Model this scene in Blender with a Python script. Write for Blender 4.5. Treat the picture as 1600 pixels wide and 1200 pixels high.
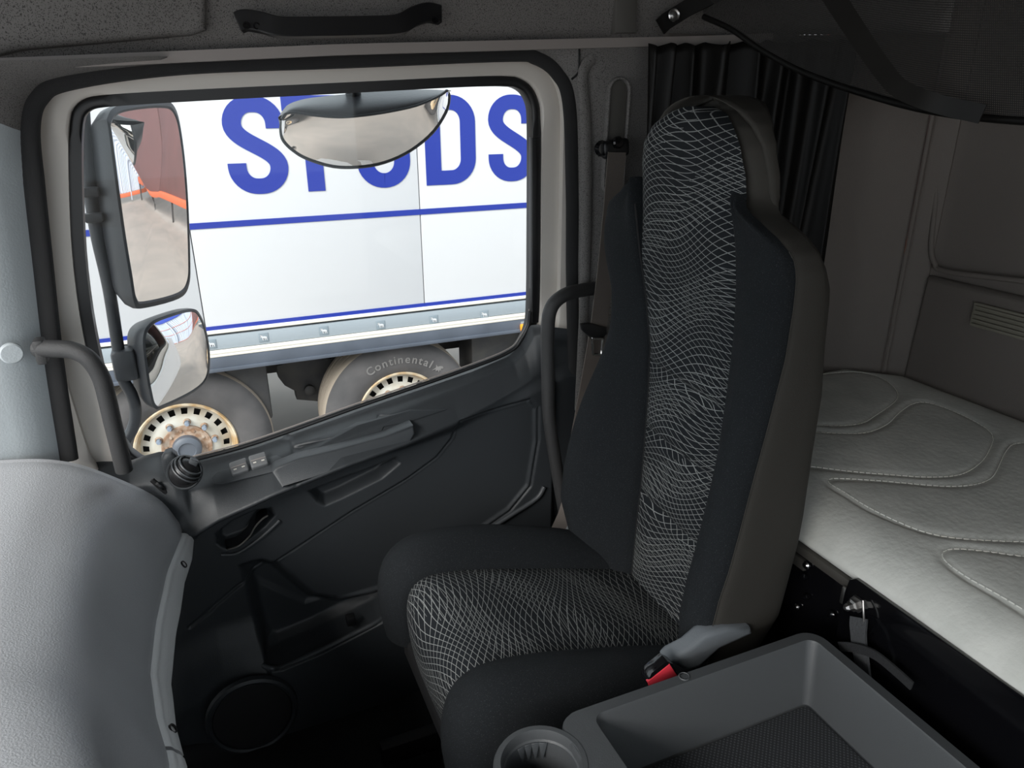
import bpy, bmesh, math, random
import numpy as np
from mathutils import Vector, Matrix
random.seed(4)
for o in list(bpy.data.objects): bpy.data.objects.remove(o)
SC = bpy.context.scene
COL = SC.collection

# ------------------------------------------------------------ camera
F = 1150.0; CH = 1.30
yaw, pitch, roll = [math.radians(a) for a in (23, 21.3, -0.3)]
fw = np.array([math.sin(yaw)*math.cos(pitch), math.cos(yaw)*math.cos(pitch), -math.sin(pitch)])
rt = np.array([math.cos(yaw), -math.sin(yaw), 0.0]); up = np.cross(rt, fw)
cr = rt*math.cos(roll) + up*math.sin(roll); cu = -rt*math.sin(roll) + up*math.cos(roll)
CP = np.array([0, 0, CH])
cam_d = bpy.data.cameras.new('camera'); cam = bpy.data.objects.new('camera', cam_d); COL.objects.link(cam)
cam_d.sensor_width = 36; cam_d.lens = F/1600*36; cam_d.clip_start = 0.02; cam_d.clip_end = 300
cam.matrix_world = Matrix([[cr[i], cu[i], -fw[i], CP[i]] for i in range(3)] + [[0, 0, 0, 1]])
SC.camera = cam

def at(x, y, ax, v):
    """pixel of the photograph -> point on the plane ax = v"""
    d = fw + cr*(x-800)/F + cu*(600-y)/F; i = 'XYZ'.index(ax)
    return CP + d*((v-CP[i])/d[i])

# ------------------------------------------------------------ light
SC.view_settings.view_transform = 'Standard'; SC.view_settings.look = 'None'
SC.view_settings.gamma = 1; SC.view_settings.use_curve_mapping = False
SC.view_settings.exposure = 1.15
w = bpy.data.worlds.new('overcast_sky'); SC.world = w; w.use_nodes = True
bg = w.node_tree.nodes['Background']; bg.inputs[0].default_value = (0.86, 0.94, 1.0, 1); bg.inputs[1].default_value = 0.9
sun_d = bpy.data.lights.new('hazy_sun', 'SUN'); sun_d.energy = 2.6; sun_d.angle = math.radians(38); sun_d.color = (1.0, 0.97, 0.93)
sun = bpy.data.objects.new('hazy_sun', sun_d); COL.objects.link(sun); sun.rotation_euler = Vector((-.68, -.52, .62)).to_track_quat('Z', 'Y').to_euler()

# ------------------------------------------------------------ materials
MATS = {}
def nt(m):
    m.use_nodes = True; t = m.node_tree; return t, t.nodes['Principled BSDF'], t.links
def mat(name, col, rough=0.6, metal=0.0, bump=None, speck=None, spec=0.5, mottle=None):
    m = bpy.data.materials.new(name); t, b, L = nt(m)
    b.inputs['Base Color'].default_value = (*col, 1); b.inputs['Roughness'].default_value = rough
    b.inputs['Metallic'].default_value = metal; b.inputs['Specular IOR Level'].default_value = spec
    tc = t.nodes.new('ShaderNodeTexCoord')
    if bump:
        n = t.nodes.new('ShaderNodeTexNoise'); n.inputs['Scale'].default_value = bump[0]; n.inputs['Detail'].default_value = 3
        L.new(tc.outputs['Object'], n.inputs['Vector'])
        bp = t.nodes.new('ShaderNodeBump'); bp.inputs['Strength'].default_value = bump[1]; bp.inputs['Distance'].default_value = 0.002
        L.new(n.outputs['Fac'], bp.inputs['Height']); L.new(bp.outputs['Normal'], b.inputs['Normal'])
    if speck or mottle:
        sc, lo, hi, c2 = speck or mottle
        n2 = t.nodes.new('ShaderNodeTexNoise'); n2.inputs['Scale'].default_value = sc; n2.inputs['Detail'].default_value = 2 if speck else 6
        L.new(tc.outputs['Object'], n2.inputs['Vector'])
        r = t.nodes.new('ShaderNodeValToRGB'); r.color_ramp.elements[0].position = lo; r.color_ramp.elements[1].position = hi
        r.color_ramp.elements[0].color = (*c2, 1); r.color_ramp.elements[1].color = (*col, 1)
        L.new(n2.outputs['Fac'], r.inputs['Fac']); L.new(r.outputs['Color'], b.inputs['Base Color'])
    MATS[name] = m; return m

plast_dark = mat('dark_door_plastic', (0.033, 0.037, 0.041), 0.42, bump=(900, .25))
plast_mid = mat('graphite_plastic', (0.052, 0.057, 0.062), 0.42, bump=(700, .25))
plast_panel = mat('flat_black_panel', (0.022, 0.025, 0.028), 0.6, bump=(1200, .2))
plast_dash = mat('grey_dash_plastic', (0.43, 0.44, 0.46), 0.42, bump=(420, .35))
plast_pillar = mat('windscreen_lit_pillar_plastic', (0.42, 0.46, 0.48), 0.55, bump=(300, .2))  # pale blue windscreen light is painted into this trim colour
plast_grey = mat('light_grey_plastic', (0.26, 0.28, 0.29), 0.45, bump=(500, .2))
plast_tray = mat('slate_tray_plastic', (0.062, 0.066, 0.07), 0.45, bump=(800, .2))
trim_speck = mat('speckled_trim', (0.18, 0.172, 0.165), 0.75, bump=(500, .35), speck=(620, .36, .46, (0.05, 0.047, 0.045)))
trim_strip = mat('beige_trim_strip', (0.30, 0.27, 0.255), 0.5)
wall_mat = mat('warm_lit_grey_wall', (0.185, 0.162, 0.145), 0.8, bump=(600, .35))  # warm reflected light is put into the base colour of the walls
black = mat('black_plastic', (0.012, 0.012, 0.013), 0.38)
black_matt = mat('black_matt', (0.010, 0.010, 0.011), 0.75)
black_gloss = mat('black_gloss', (0.004, 0.004, 0.005), 0.12)
rubber = mat('black_rubber_seal', (0.018, 0.018, 0.019), 0.6, bump=(1500, .8))
frame_white = mat('white_door_frame', (0.66, 0.62, 0.57), 0.35)
white_paint = mat('white_paint', (0.8, 0.81, 0.82), 0.3)
curtain_mat = mat('black_curtain_cloth', (0.006, 0.0055, 0.005), 0.5, bump=(200, .1), spec=.25)
steel = mat('bright_steel', (0.6, 0.6, 0.6), 0.25, 1.0)
chrome_dull = mat('dull_steel', (0.35, 0.34, 0.33), 0.4, 1.0)
red_plastic = mat('red_button', (0.75, 0.045, 0.07), 0.4)
red_plastic.node_tree.nodes['Principled BSDF'].inputs['Coat Weight'].default_value = 0.3
belt_mat = mat('brown_belt_webbing', (0.13, 0.112, 0.10), 0.7, bump=(900, .5))
handle_mat = mat('grab_handle_plastic', (0.038, 0.038, 0.039), 0.5, bump=(900, .5))
cloth_black = mat('black_velour', (0.0125, 0.0145, 0.0165), 0.9, spec=.2, bump=(1100, .6), speck=(900, .30, .36, (0.06, 0.065, 0.07)))
cloth_grey = mat('charcoal_vinyl', (0.040, 0.037, 0.032), 0.75, bump=(900, .25), spec=.3)
mattress_mat = mat('off_white_plush', (0.70, 0.70, 0.655), 0.95, bump=(90, .5), mottle=(14, .35, .65, (0.60, 0.605, 0.565)))
thread_mat = mat('cream_thread', (0.72, 0.71, 0.65), 0.8)
floor_mat = mat('black_floor_rubber', (0.012, 0.013, 0.014), 0.7, bump=(400, .5))
trailer_white = mat('trailer_white', (0.56, 0.56, 0.575), 0.35)
trailer_blue = mat('trailer_blue', (0.007, 0.024, 0.25), 0.4)
rail_grey = mat('rail_grey', (0.28, 0.315, 0.345), 0.5)
rail_cream = mat('rail_cream', (0.72, 0.68, 0.61), 0.4)
rail_dark = mat('rail_dark_blue', (0.085, 0.098, 0.125), 0.45, mottle=(6, .3, .7, (0.06, 0.07, 0.09)))
tyre_mat = mat('dusty_tyre', (0.095, 0.088, 0.088), 0.85, bump=(60, .4), mottle=(5, .35, .65, (0.06, 0.057, 0.058)))
tyre_txt = mat('raised_tyre_lettering', (0.17, 0.16, 0.155), 0.85)
tread_mat = mat('tan_dusty_tread', (0.30, 0.25, 0.20), 0.9, bump=(40, .6))
rim_mat = mat('cream_rim', (0.50, 0.48, 0.43), 0.45, mottle=(9, .3, .6, (0.40, 0.34, 0.26)))
rust = mat('rusty_hub', (0.26, 0.15, 0.09), 0.7, mottle=(30, .35, .6, (0.42, 0.33, 0.26)))
nut_mat = mat('blue_grey_nut', (0.27, 0.32, 0.40), 0.4, 0.3)
chassis = mat('dark_chassis', (0.03, 0.03, 0.034), 0.7, mottle=(8, .3, .7, (0.06, 0.055, 0.05)))
asphalt = mat('dusty_asphalt', (0.34, 0.30, 0.27), 0.9, bump=(20, .5), mottle=(1.2, .3, .7, (0.27, 0.245, 0.225)))
brown_wall = mat('maroon_sheet', (0.17, 0.085, 0.085), 0.6, mottle=(1.5, .3, .7, (0.14, 0.075, 0.075)))
orange = mat('orange_steel', (0.60, 0.15, 0.07), 0.5)
corr = mat('pale_corrugated_sheet', (0.50, 0.56, 0.66), 0.5)
amber = mat('amber_lens', (0.9, 0.33, 0.02), 0.2)
mirror_mat = mat('mirror_glass', (0.90, 0.87, 0.84), 0.012, 1.0)
mirror_housing = mat('mirror_housing', (0.022, 0.024, 0.028), 0.4, bump=(120, .2))
net_mat = mat('black_mesh_net', (0.022, 0.021, 0.020), 0.9)
def net_nodes(m):
    t, b, L = nt(m); tc = t.nodes.new('ShaderNodeTexCoord')
    vo = t.nodes.new('ShaderNodeTexVoronoi'); vo.inputs['Scale'].default_value = 330
    L.new(tc.outputs['UV'], vo.inputs['Vector']); vo.inputs['Randomness'].default_value = 0.0
    r = t.nodes.new('ShaderNodeMath'); r.operation = 'LESS_THAN'; r.inputs[1].default_value = 0.27
    L.new(vo.outputs['Distance'], r.inputs[0])
    s = t.nodes.new('ShaderNodeMath'); s.operation = 'SUBTRACT'; s.inputs[0].default_value = 1; L.new(r.outputs[0], s.inputs[1])
    L.new(s.outputs[0], b.inputs['Alpha'])
net_nodes(net_mat)
def glass_nodes():
    m = bpy.data.materials.new('clear_window_glass'); m.use_nodes = True; t = m.node_tree; t.nodes.clear(); L = t.links
    o = t.nodes.new('ShaderNodeOutputMaterial'); mx = t.nodes.new('ShaderNodeMixShader'); fr = t.nodes.new('ShaderNodeFresnel'); fr.inputs[0].default_value = 1.27
    tr = t.nodes.new('ShaderNodeBsdfTransparent'); tr.inputs[0].default_value = (0.93, 0.95, 0.95, 1); g = t.nodes.new('ShaderNodeBsdfGlossy'); g.inputs['Roughness'].default_value = 0.0
    L.new(fr.outputs[0], mx.inputs[0]); L.new(tr.outputs[0], mx.inputs[1]); L.new(g.outputs[0], mx.inputs[2]); L.new(mx.outputs[0], o.inputs[0]); return m
glass = glass_nodes()

def pattern_cloth(name, base, line, wl=0.09):
    """dark cloth with two families of fine wavy pale threads, in metre UVs (u across, v along)"""
    m = bpy.data.materials.new(name); t, b, L = nt(m)
    b.inputs['Roughness'].default_value = 0.9; b.inputs['Specular IOR Level'].default_value = 0.2
    tc = t.nodes.new('ShaderNodeTexCoord'); sp = t.nodes.new('ShaderNodeSeparateXYZ'); L.new(tc.outputs['UV'], sp.inputs[0])
    U, V = sp.outputs[0], sp.outputs[1]
    def M(op, a, b_=None, c=None):
        n = t.nodes.new('ShaderNodeMath'); n.operation = op
        for i, x in enumerate((a, b_, c)):
            if x is None: continue
            if isinstance(x, (int, float)): n.inputs[i].default_value = x
            else: L.new(x, n.inputs[i])
        return n.outputs[0]
    def sinw(k, ph, src, amp): return M('MULTIPLY', M('SINE', M('ADD', M('MULTIPLY', src, k), ph)), amp)
    outs = []
    # two families of threads crossing at a shallow angle, gently waving
    def lin(kv, ku): return M('ADD', M('MULTIPLY', V, kv), M('MULTIPLY', U, ku))
    w1 = M('ADD', lin(88, 30), M('ADD', M('MULTIPLY', M('SINE', lin(13, 30)), 0.95), M('MULTIPLY', M('SINE', lin(31, -9)), 0.55)))
    w2 = M('ADD', lin(84, -44), M('ADD', M('MULTIPLY', M('SINE', M('ADD', lin(-16, 27), 1.3)), 0.9), M('MULTIPLY', M('SINE', lin(26, 12)), 0.5)))
    w3 = M('ADD', lin(100, -12), M('ADD', M('MULTIPLY', M('SINE', M('ADD', lin(19, 24), 2.2)), 1.2), M('MULTIPLY', M('SINE', lin(37, 4)), 0.6)))
    for wv, wd in ((w1, wl), (w2, wl)):
        outs.append(M('GREATER_THAN', M('ABSOLUTE', M('SUBTRACT', M('FRACT', wv), 0.5)), 0.5-wd/2))
    d3 = M('GREATER_THAN', M('ABSOLUTE', M('SUBTRACT', M('FRACT', w3), 0.5)), 0.5-wl*0.45)
    band = M('GREATER_THAN', M('SINE', lin(40, 22)), 0.1)
    outs.append(M('MULTIPLY', d3, band))
    fac = M('MAXIMUM', M('MAXIMUM', outs[0], outs[1]), outs[2])
    nz = t.nodes.new('ShaderNodeTexNoise'); nz.inputs['Scale'].default_value = 900; L.new(tc.outputs['UV'], nz.inputs['Vector'])
    fac = M('MULTIPLY', fac, M('MINIMUM', M('ADD', M('MULTIPLY', nz.outputs['Fac'], 1.2), 0.2), 1.0))
    mx = t.nodes.new('ShaderNodeMix'); mx.data_type = 'RGBA'; mx.inputs[6].default_value = (*base, 1); mx.inputs[7].default_value = (*line, 1)
    L.new(fac, mx.inputs[0]); L.new(mx.outputs[2], b.inputs['Base Color'])
    bp = t.nodes.new('ShaderNodeBump'); bp.inputs['Strength'].default_value = 0.5; bp.inputs['Distance'].default_value = 0.001
    L.new(nz.outputs['Fac'], bp.inputs['Height']); L.new(bp.outputs[0], b.inputs['Normal'])
    return m
cloth_net = pattern_cloth('black_cloth_with_wavy_threads', (0.012, 0.014, 0.0165), (0.31, 0.32, 0.315), 0.09)
def mat_dots():
    m = bpy.data.materials.new('dotted_rubber_mat'); t, b, L = nt(m); tc = t.nodes.new('ShaderNodeTexCoord')
    mp = t.nodes.new('ShaderNodeMapping'); mp.inputs['Rotation'].default_value = (0, 0, math.radians(45)); L.new(tc.outputs['Object'], mp.inputs[0])
    vo = t.nodes.new('ShaderNodeTexVoronoi'); vo.voronoi_dimensions = '2D'; vo.inputs['Scale'].default_value = 210; vo.inputs['Randomness'].default_value = 0
    L.new(mp.outputs[0], vo.inputs['Vector']); r = t.nodes.new('ShaderNodeValToRGB')
    r.color_ramp.elements[0].color = (0.085, 0.09, 0.095, 1); r.color_ramp.elements[1].color = (0.02, 0.022, 0.025, 1)
    r.color_ramp.elements[0].position = 0.2; r.color_ramp.elements[1].position = 0.33
    L.new(vo.outputs['Distance'], r.inputs[0]); L.new(r.outputs[0], b.inputs['Base Color']); b.inputs['Roughness'].default_value = 0.6
    return m
dot_mat = mat_dots()

# ------------------------------------------------------------ builders
def link(name, me, m, parent=None):
    o = bpy.data.objects.new(name, me); COL.objects.link(o)
    if m: me.materials.clear(); me.materials.append(m)
    if parent is not None: o.parent = parent
    return o
def tag(o, label=None, cat=None, group=None, kind=None):
    if label: o['label'] = label
    if cat: o['category'] = cat
    if group: o['group'] = group
    if kind: o['kind'] = kind
    return o
def empty(name, loc=(0, 0, 0)):
    o = bpy.data.objects.new(name, None); COL.objects.link(o); o.empty_display_size = .05
    o['base'] = 1; del o['base']
    return o
def mesh(name, vs, fs, m, parent=None, smooth=True, uv=None, sharp=None, flip=False):
    me = bpy.data.meshes.new(name)
    me.from_pydata([tuple(map(float, v)) for v in vs], [], [tuple(f)[::-1] if flip else tuple(f) for f in fs]); me.update()
    if uv is not None:
        l = me.uv_layers.new(name='UVMap')
        for lp in me.loops: l.data[lp.index].uv = uv[lp.vertex_index]
    if smooth:
        me.polygons.foreach_set('use_smooth', [True]*len(me.polygons))
        if sharp: me.set_sharp_from_angle(angle=math.radians(sharp))
    return link(name, me, m, parent)
def from_bm(name, bm, m, parent=None, smooth=True, sharp=40):
    bmesh.ops.recalc_face_normals(bm, faces=bm.faces)
    me = bpy.data.meshes.new(name); bm.to_mesh(me); bm.free()
    if smooth:
        me.polygons.foreach_set('use_smooth', [True]*len(me.polygons)); me.set_sharp_from_angle(angle=math.radians(sharp))
    return link(name, me, m, parent)
def box(name, c, s, m, parent=None, bev=.003, rot=None, seg=2):
    bm = bmesh.new(); bmesh.ops.create_cube(bm, size=1)
    bmesh.ops.scale(bm, vec=s, verts=bm.verts)
    if bev: bmesh.ops.bevel(bm, geom=list(bm.edges), offset=min(bev, min(s)*.45), segments=seg, profile=.5, affect='EDGES')
    if rot is not None: bmesh.ops.rotate(bm, cent=(0, 0, 0), matrix=rot, verts=bm.verts)
    bmesh.ops.translate(bm, vec=tuple(c), verts=bm.verts)
    return from_bm(name, bm, m, parent)
def slab(name, pts, off, m, parent=None, bev=0.0, seg=2):
    """closed polygon of 3D points extruded by the vector off"""
    bm = bmesh.new(); a = [bm.verts.new(tuple(map(float, p))) for p in pts]; off = np.array(off, float)
    b = [bm.verts.new(tuple(map(float, np.array(p)+off))) for p in pts]; n = len(pts)
    f1 = bm.faces.new(a); f2 = bm.faces.new(b[::-1])
    for i in range(n): bm.faces.new((a[i], b[i], b[(i+1) % n], a[(i+1) % n]))
    bmesh.ops.recalc_face_normals(bm, faces=bm.faces)
    if bev: bmesh.ops.bevel(bm, geom=[e for e in bm.edges if f1 in e.link_faces or f2 in e.link_faces], offset=bev, segments=seg, profile=.5, affect='EDGES')
    return from_bm(name, bm, m, parent)
def crv(pts, n=8, closed=False):
    """Catmull-Rom resample"""
    P = [np.array(p, float) for p in pts]; out = []; N = len(P)
    rng = range(N if closed else N-1)
    for i in rng:
        p1, p2 = P[i], P[(i+1) % N]
        p0 = P[i-1] if (i > 0 or closed) else 2*p1-p2
        p3 = P[(i+2) % N] if (i+2 < N or closed) else 2*p2-p1
        for k in range(n):
            t = k/n; out.append(.5*((2*p1)+(-p0+p2)*t+(2*p0-5*p1+4*p2-p3)*t*t+(-p0+3*p1-3*p2+p3)*t**3))
    if not closed: out.append(P[-1])
    return out
def tube(name, pts, r, m, parent=None, n=14, closed=False, flat=None, ref=(0, 0, 1)):
    """round (or, with flat=(a,b), elliptical) section along a path"""
    P = [np.array(p, float) for p in pts]; N = len(P); vs = []; fs = []
    rr = r if hasattr(r, '__len__') else [r]*N
    prev = np.array(ref, float)
    for i in range(N):
        a = P[i-1] if (i > 0 or closed) else P[i]; b = P[(i+1) % N] if (i < N-1 or closed) else P[i]
        T = b-a; T /= np.linalg.norm(T)+1e-12
        s = prev - T*(prev@T)
        if np.linalg.norm(s) < 1e-6: s = np.cross(T, (1, 0.3, 0.2))
        s /= np.linalg.norm(s); q = np.cross(T, s); prev = s
        for k in range(n):
            an = 2*math.pi*k/n; ca, sa = math.cos(an), math.sin(an)
            if flat: vs.append(P[i]+s*ca*flat[0]+q*sa*flat[1])
            else: vs.append(P[i]+(s*ca+q*sa)*rr[i])
    for i in range(N if closed else N-1):
        j = (i+1) % N
        for k in range(n): fs.append((i*n+k, i*n+(k+1) % n, j*n+(k+1) % n, j*n+k))
    if not closed: fs += [tuple(range(n))[::-1], tuple(range((N-1)*n, N*n))]
    return mesh(name, vs, fs, m, parent, sharp=55, flip=True)
def ribbon(name, pts, side, wd, th, m, parent=None):
    """flat webbing along a path"""
    P = [np.array(p, float) for p in pts]; vs = []; fs = []
    sd = side if isinstance(side, list) else [side]*len(P)
    for i, p in enumerate(P):
        a = P[max(i-1, 0)]; b = P[min(i+1, len(P)-1)]; T = (b-a)/np.linalg.norm(b-a)
        s = np.array(sd[i], float); s -= T*(s@T); s /= np.linalg.norm(s); nn = np.cross(T, s)
        for u, v in ((-1, -1), (1, -1), (1, 1), (-1, 1)): vs.append(p+s*u*wd/2+nn*v*th/2)
    for i in range(len(P)-1):
        for k in range(4): fs.append((i*4+k, i*4+(k+1) % 4, i*4+4+(k+1) % 4, i*4+4+k))
    e = (len(P)-1)*4; fs += [(3, 2, 1, 0), (e, e+1, e+2, e+3)]
    bm = bmesh.new(); V = [bm.verts.new(tuple(v)) for v in vs]
    for f in fs: bm.faces.new([V[k] for k in f])
    return from_bm(name, bm, m, parent, sharp=50)
def grid(name, rows, m, parent=None, uv=None, flip=False, thick=None, smooth=True, sharp=None):
    R = len(rows); C = len(rows[0]); vs = [p for r in rows for p in r]
    fs = [(i*C+j, i*C+j+1, (i+1)*C+j+1, (i+1)*C+j) for i in range(R-1) for j in range(C-1)]
    u = [t for r in uv for t in r] if uv is not None else None
    o = mesh(name, vs, fs, m, parent, smooth, u, sharp, flip)
    if thick:
        md = o.modifiers.new('thickness', 'SOLIDIFY'); md.thickness = thick; md.offset = -1
    return o
def lathe(name, prof, c, axis, m, parent=None, n=32, sharp=35, skip=None):
    """prof: (radius, distance along axis)"""
    ax = Vector(axis).normalized(); q = ax.to_track_quat('Z', 'Y').to_matrix(); c = Vector(tuple(map(float, c)))
    vs = []; fs = []
    for r, h in prof:
        for k in range(n):
            a = 2*math.pi*k/n; vs.append(c+q@Vector((r*math.cos(a), r*math.sin(a), h)))
    for i in range(len(prof)-1):
        for k in range(n):
            if skip and skip(i, k): continue
            fs.append((i*n+k, i*n+(k+1) % n, (i+1)*n+(k+1) % n, (i+1)*n+k))
    bm = bmesh.new(); V = [bm.verts.new(v) for v in vs]
    for f in fs: bm.faces.new([V[k] for k in f])
    bmesh.ops.remove_doubles(bm, verts=bm.verts, dist=1e-6)
    return from_bm(name, bm, m, parent, sharp=sharp)
def ring(name, poly, i0, i1, y0, y1, m, parent=None, side=None):
    """frame in the XZ plane between two outward offsets of a closed outline, from depth y0 (near) to y1"""
    a = offset(poly, i0); b = offset(poly, i1); n = len(poly); bm = bmesh.new()
    L = [[bm.verts.new((p[0], y, p[1])) for p in q] for q, y in ((a, y1), (a, y0), (b, y0), (b, y1))]
    for i in range(n):
        j = (i+1) % n
        for k in range(4): bm.faces.new((L[k][i], L[(k+1) % 4][i], L[(k+1) % 4][j], L[k][j]))
    es = [e for e in bm.edges if (e.verts[0] in L[1] and e.verts[1] in L[1]) or (e.verts[0] in L[2] and e.verts[1] in L[2])]
    bmesh.ops.bevel(bm, geom=es, offset=min(abs(i1-i0)*.3, .005), segments=2, profile=.5, affect='EDGES')
    return from_bm(name, bm, m, parent, sharp=50)
def offset(poly, d):
    P = [np.array(p, float) for p in poly]; n = len(P); ar = sum(P[i][0]*P[(i+1) % n][1]-P[(i+1) % n][0]*P[i][1] for i in range(n)); sg = 1 if ar > 0 else -1
    out = []
    for i in range(n):
        e1 = P[i]-P[i-1]; e2 = P[(i+1) % n]-P[i]; e1 /= np.linalg.norm(e1)+1e-9; e2 /= np.linalg.norm(e2)+1e-9
        n1 = np.array([e1[1], -e1[0]])*sg; n2 = np.array([e2[1], -e2[0]])*sg; nn = n1+n2; nn /= np.linalg.norm(nn); out.append(P[i]+nn*d/max(.5, nn@n1))
    return out
def chaikin(P, n=2):
    P = [np.array(p, float) for p in P]
    for _ in range(n):
        o = []
        for i in range(len(P)):
            a, b = P[i], P[(i+1) % len(P)]; o += [a*.75+b*.25, a*.25+b*.75]
        P = o
    return [tuple(p) for p in P]
def px_path(pts, ax, v): return [at(x, y, ax, v) for x, y in pts]
def xz(pts, Y): return [(lambda q: (q[0], q[2]))(at(x, y, 'Y', Y)) for x, y in pts]
def interp(x, tab): return float(np.interp(x, [t[0] for t in tab], [t[1] for t in tab]))
def rotm(axis, deg): return Matrix.Rotation(math.radians(deg), 3, axis)

# ================================================================ SETTING
fl = box('floor', (.35, .33, -.02), (2.5, 2.3, .04), floor_mat, None, 0); tag(fl, 'black rubber cab floor beside the passenger seat', 'floor', kind='structure')
ce = box('ceiling', (.35, .33, 1.80), (2.5, 2.3, .04), trim_speck, None, 0); tag(ce, 'dark grey cab roof lining', 'ceiling', kind='structure')
# right-hand side wall: plan line behind the door, rounding into the back wall
def wall_line(pts, z0, z1, name, m, th=.02):
    P = crv([(x, y, 0) for x, y in pts], 6); rows = [[(p[0], p[1], z) for p in P] for z in np.linspace(z0, z1, 6)]
    return grid(name, rows, m, thick=th, sharp=40)
wr = wall_line([(.935, 1.402), (1.06, 1.398), (1.14, 1.385), (1.25, 1.345), (1.35, 1.285), (1.44, 1.215), (1.478, 1.188)], 0, 1.42, 'wall_right', wall_mat)
tag(wr, 'grey side wall panel tinted with warm reflected light between the black curtain and the back wall', 'wall', kind='structure')
wb = wall_line([(1.484, 1.184), (1.515, 1.15), (1.53, 1.09), (1.53, .6), (1.53, 0), (1.53, -.78)], 0, 1.80, 'wall_back', wall_mat)
tag(wb, 'grey back wall tinted with warm reflected light above the bunk with a raised panel and vent', 'wall', kind='structure')
wl = box('wall_left', (1.17, -.78, .9), (.76, .04, 1.8), wall_mat, None, 0); tag(wl, 'side wall behind the driver door opening', 'wall', kind='structure')
wu = box('trim_1', (.0, -.78, 1.62), (1.8, .04, .36), trim_speck, None, 0); tag(wu, 'roof side trim above the driver door opening', 'trim', kind='structure')
wf = box('wall_front', (-.91, .33, .33), (.04, 2.3, .72), black_matt, None, 0); tag(wf, 'dark bulkhead below the windscreen behind the dashboard', 'wall', kind='structure')
wf2 = box('trim_2', (-.80, .33, 1.70), (.2, 2.3, .16), trim_speck, None, .01); tag(wf2, 'roof trim above the windscreen', 'trim', kind='structure')

# back wall relief: raised lower panel with vent, tall raised frame above
def back(px, py): return at(px, py, 'X', 1.505)
bp_ = [back(1446, 431), back(1620, 470)]
yl = bp_[0][1]; zt = bp_[0][2]
pn = slab('raised_panel', [(1.507, yl, zt), (1.507, .0, zt), (1.507, .0, .66), (1.507, yl+.01, .66), ], (.03, 0, 0), wall_mat, wb, .012, 3)
v0 = at(1524, 474, 'X', 1.503); zc = v0[2]
vent = box('vent_frame', (1.503, v0[1]-.16, zc-.022), (.012, .32, .052), mat('olive_vent', (0.27, 0.25, 0.20), .7), wb, .003)
for k in range(5): box('vent_slat', (1.495, v0[1]-.16, zc-.004-k*.0095), (.008, .305, .0055), MATS['olive_vent'], vent, .0015)
fr_p = [at(1478, 178, 'X', 1.512), at(1468, 260, 'X', 1.512), at(1458, 350, 'X', 1.512), at(1455, 385, 'X', 1.512), at(1460, 410, 'X', 1.512), at(1478, 424, 'X', 1.512), at(1610, 440, 'X', 1.512)]
tube('panel_bead', crv(fr_p, 6), .006, wall_mat, wb, n=8)
sm = [at(1434, 176, 'Y', 1.175), at(1424, 260, 'Y', 1.178), at(1405, 420, 'Y', 1.18), at(1386, 568, 'Y', 1.182)]
sm = [(1.478, 1.182, z) for z in (1.42, 1.1, .9, .6)]
tube('corner_bead', sm, .005, wall_mat, wb, n=8)

# ---- upper side panel above the door
STR = [at(-40, 99, 'Y', 1.40), at(540, 74, 'Y', 1.40), at(1215, 58, 'Y', 1.40)]
def zs(x): return interp(x, [(p[0], p[2]) for p in STR])
xs = np.linspace(-.95, 1.53, 60)
def yup(t, x):
    y = 1.405-.17*t**1.5
    return y - max(0, x-1.05)*.42
rows = [[(x, yup(t, x), zs(x)+t*(1.80-zs(x))) for x in xs] for t in np.linspace(0, 1, 14)]
hp = grid('wall_right_upper', rows, trim_speck, thick=.02); tag(hp, 'dark speckled upper side panel above the door with the black grab handle', 'wall panel', kind='structure')
q = [at(-60, -60, 'Y', 1.375), at(325, -60, 'Y', 1.375), at(322, 46, 'Y', 1.375), at(300, 54, 'Y', 1.375), at(30, 78, 'Y', 1.375), at(0, 86, 'Y', 1.375), at(-60, 92, 'Y', 1.375)]
slab('raised_locker_face', q, (0, .05, 0), trim_speck, hp, .012, 3)
q = px_path([(964, -40), (998, -40), (995, 52), (962, 52)], 'Y', 1.385); slab('vertical_joint_cover', q, (0, .03, 0), trim_strip if 0 else mat('brown_grey_cover', (.10, .095, .088), .6), hp, .004)
st = ribbon('trim_3', [(x, 1.388-max(0, x-1.05)*.42, zs(x)-.004) for x in np.linspace(-.9, 1.16, 24)], (0, 0, 1), .017, .02, trim_strip)
tag(st, 'beige strip running along the wall above the door opening', 'trim', kind='structure')
# header fill between strip and door seal, B pillar: heightfield in XZ
AP = [(-30, 745), (108, 716), (84, 560), (66, 400), (54, 290), (46, 200), (60, 150), (110, 124), (285, 101), (540, 92), (790, 83), (835, 88), (868, 112), (888, 160), (893, 300), (893, 440), (897, 600), (905, 780), (915, 900)]
APX = [at(x, y, 'Y', 1.44) for x, y in AP[1:]]
APc = crv(APX, 8)
aps = tube('trim_4', [(p[0], 1.435, p[2]) for p in APc], .014, rubber, None, n=12, flat=(.011, .016), ref=(0, 1, 0))
tag(aps, 'black fuzzy rubber seal around the door opening', 'seal', kind='structure')
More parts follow.
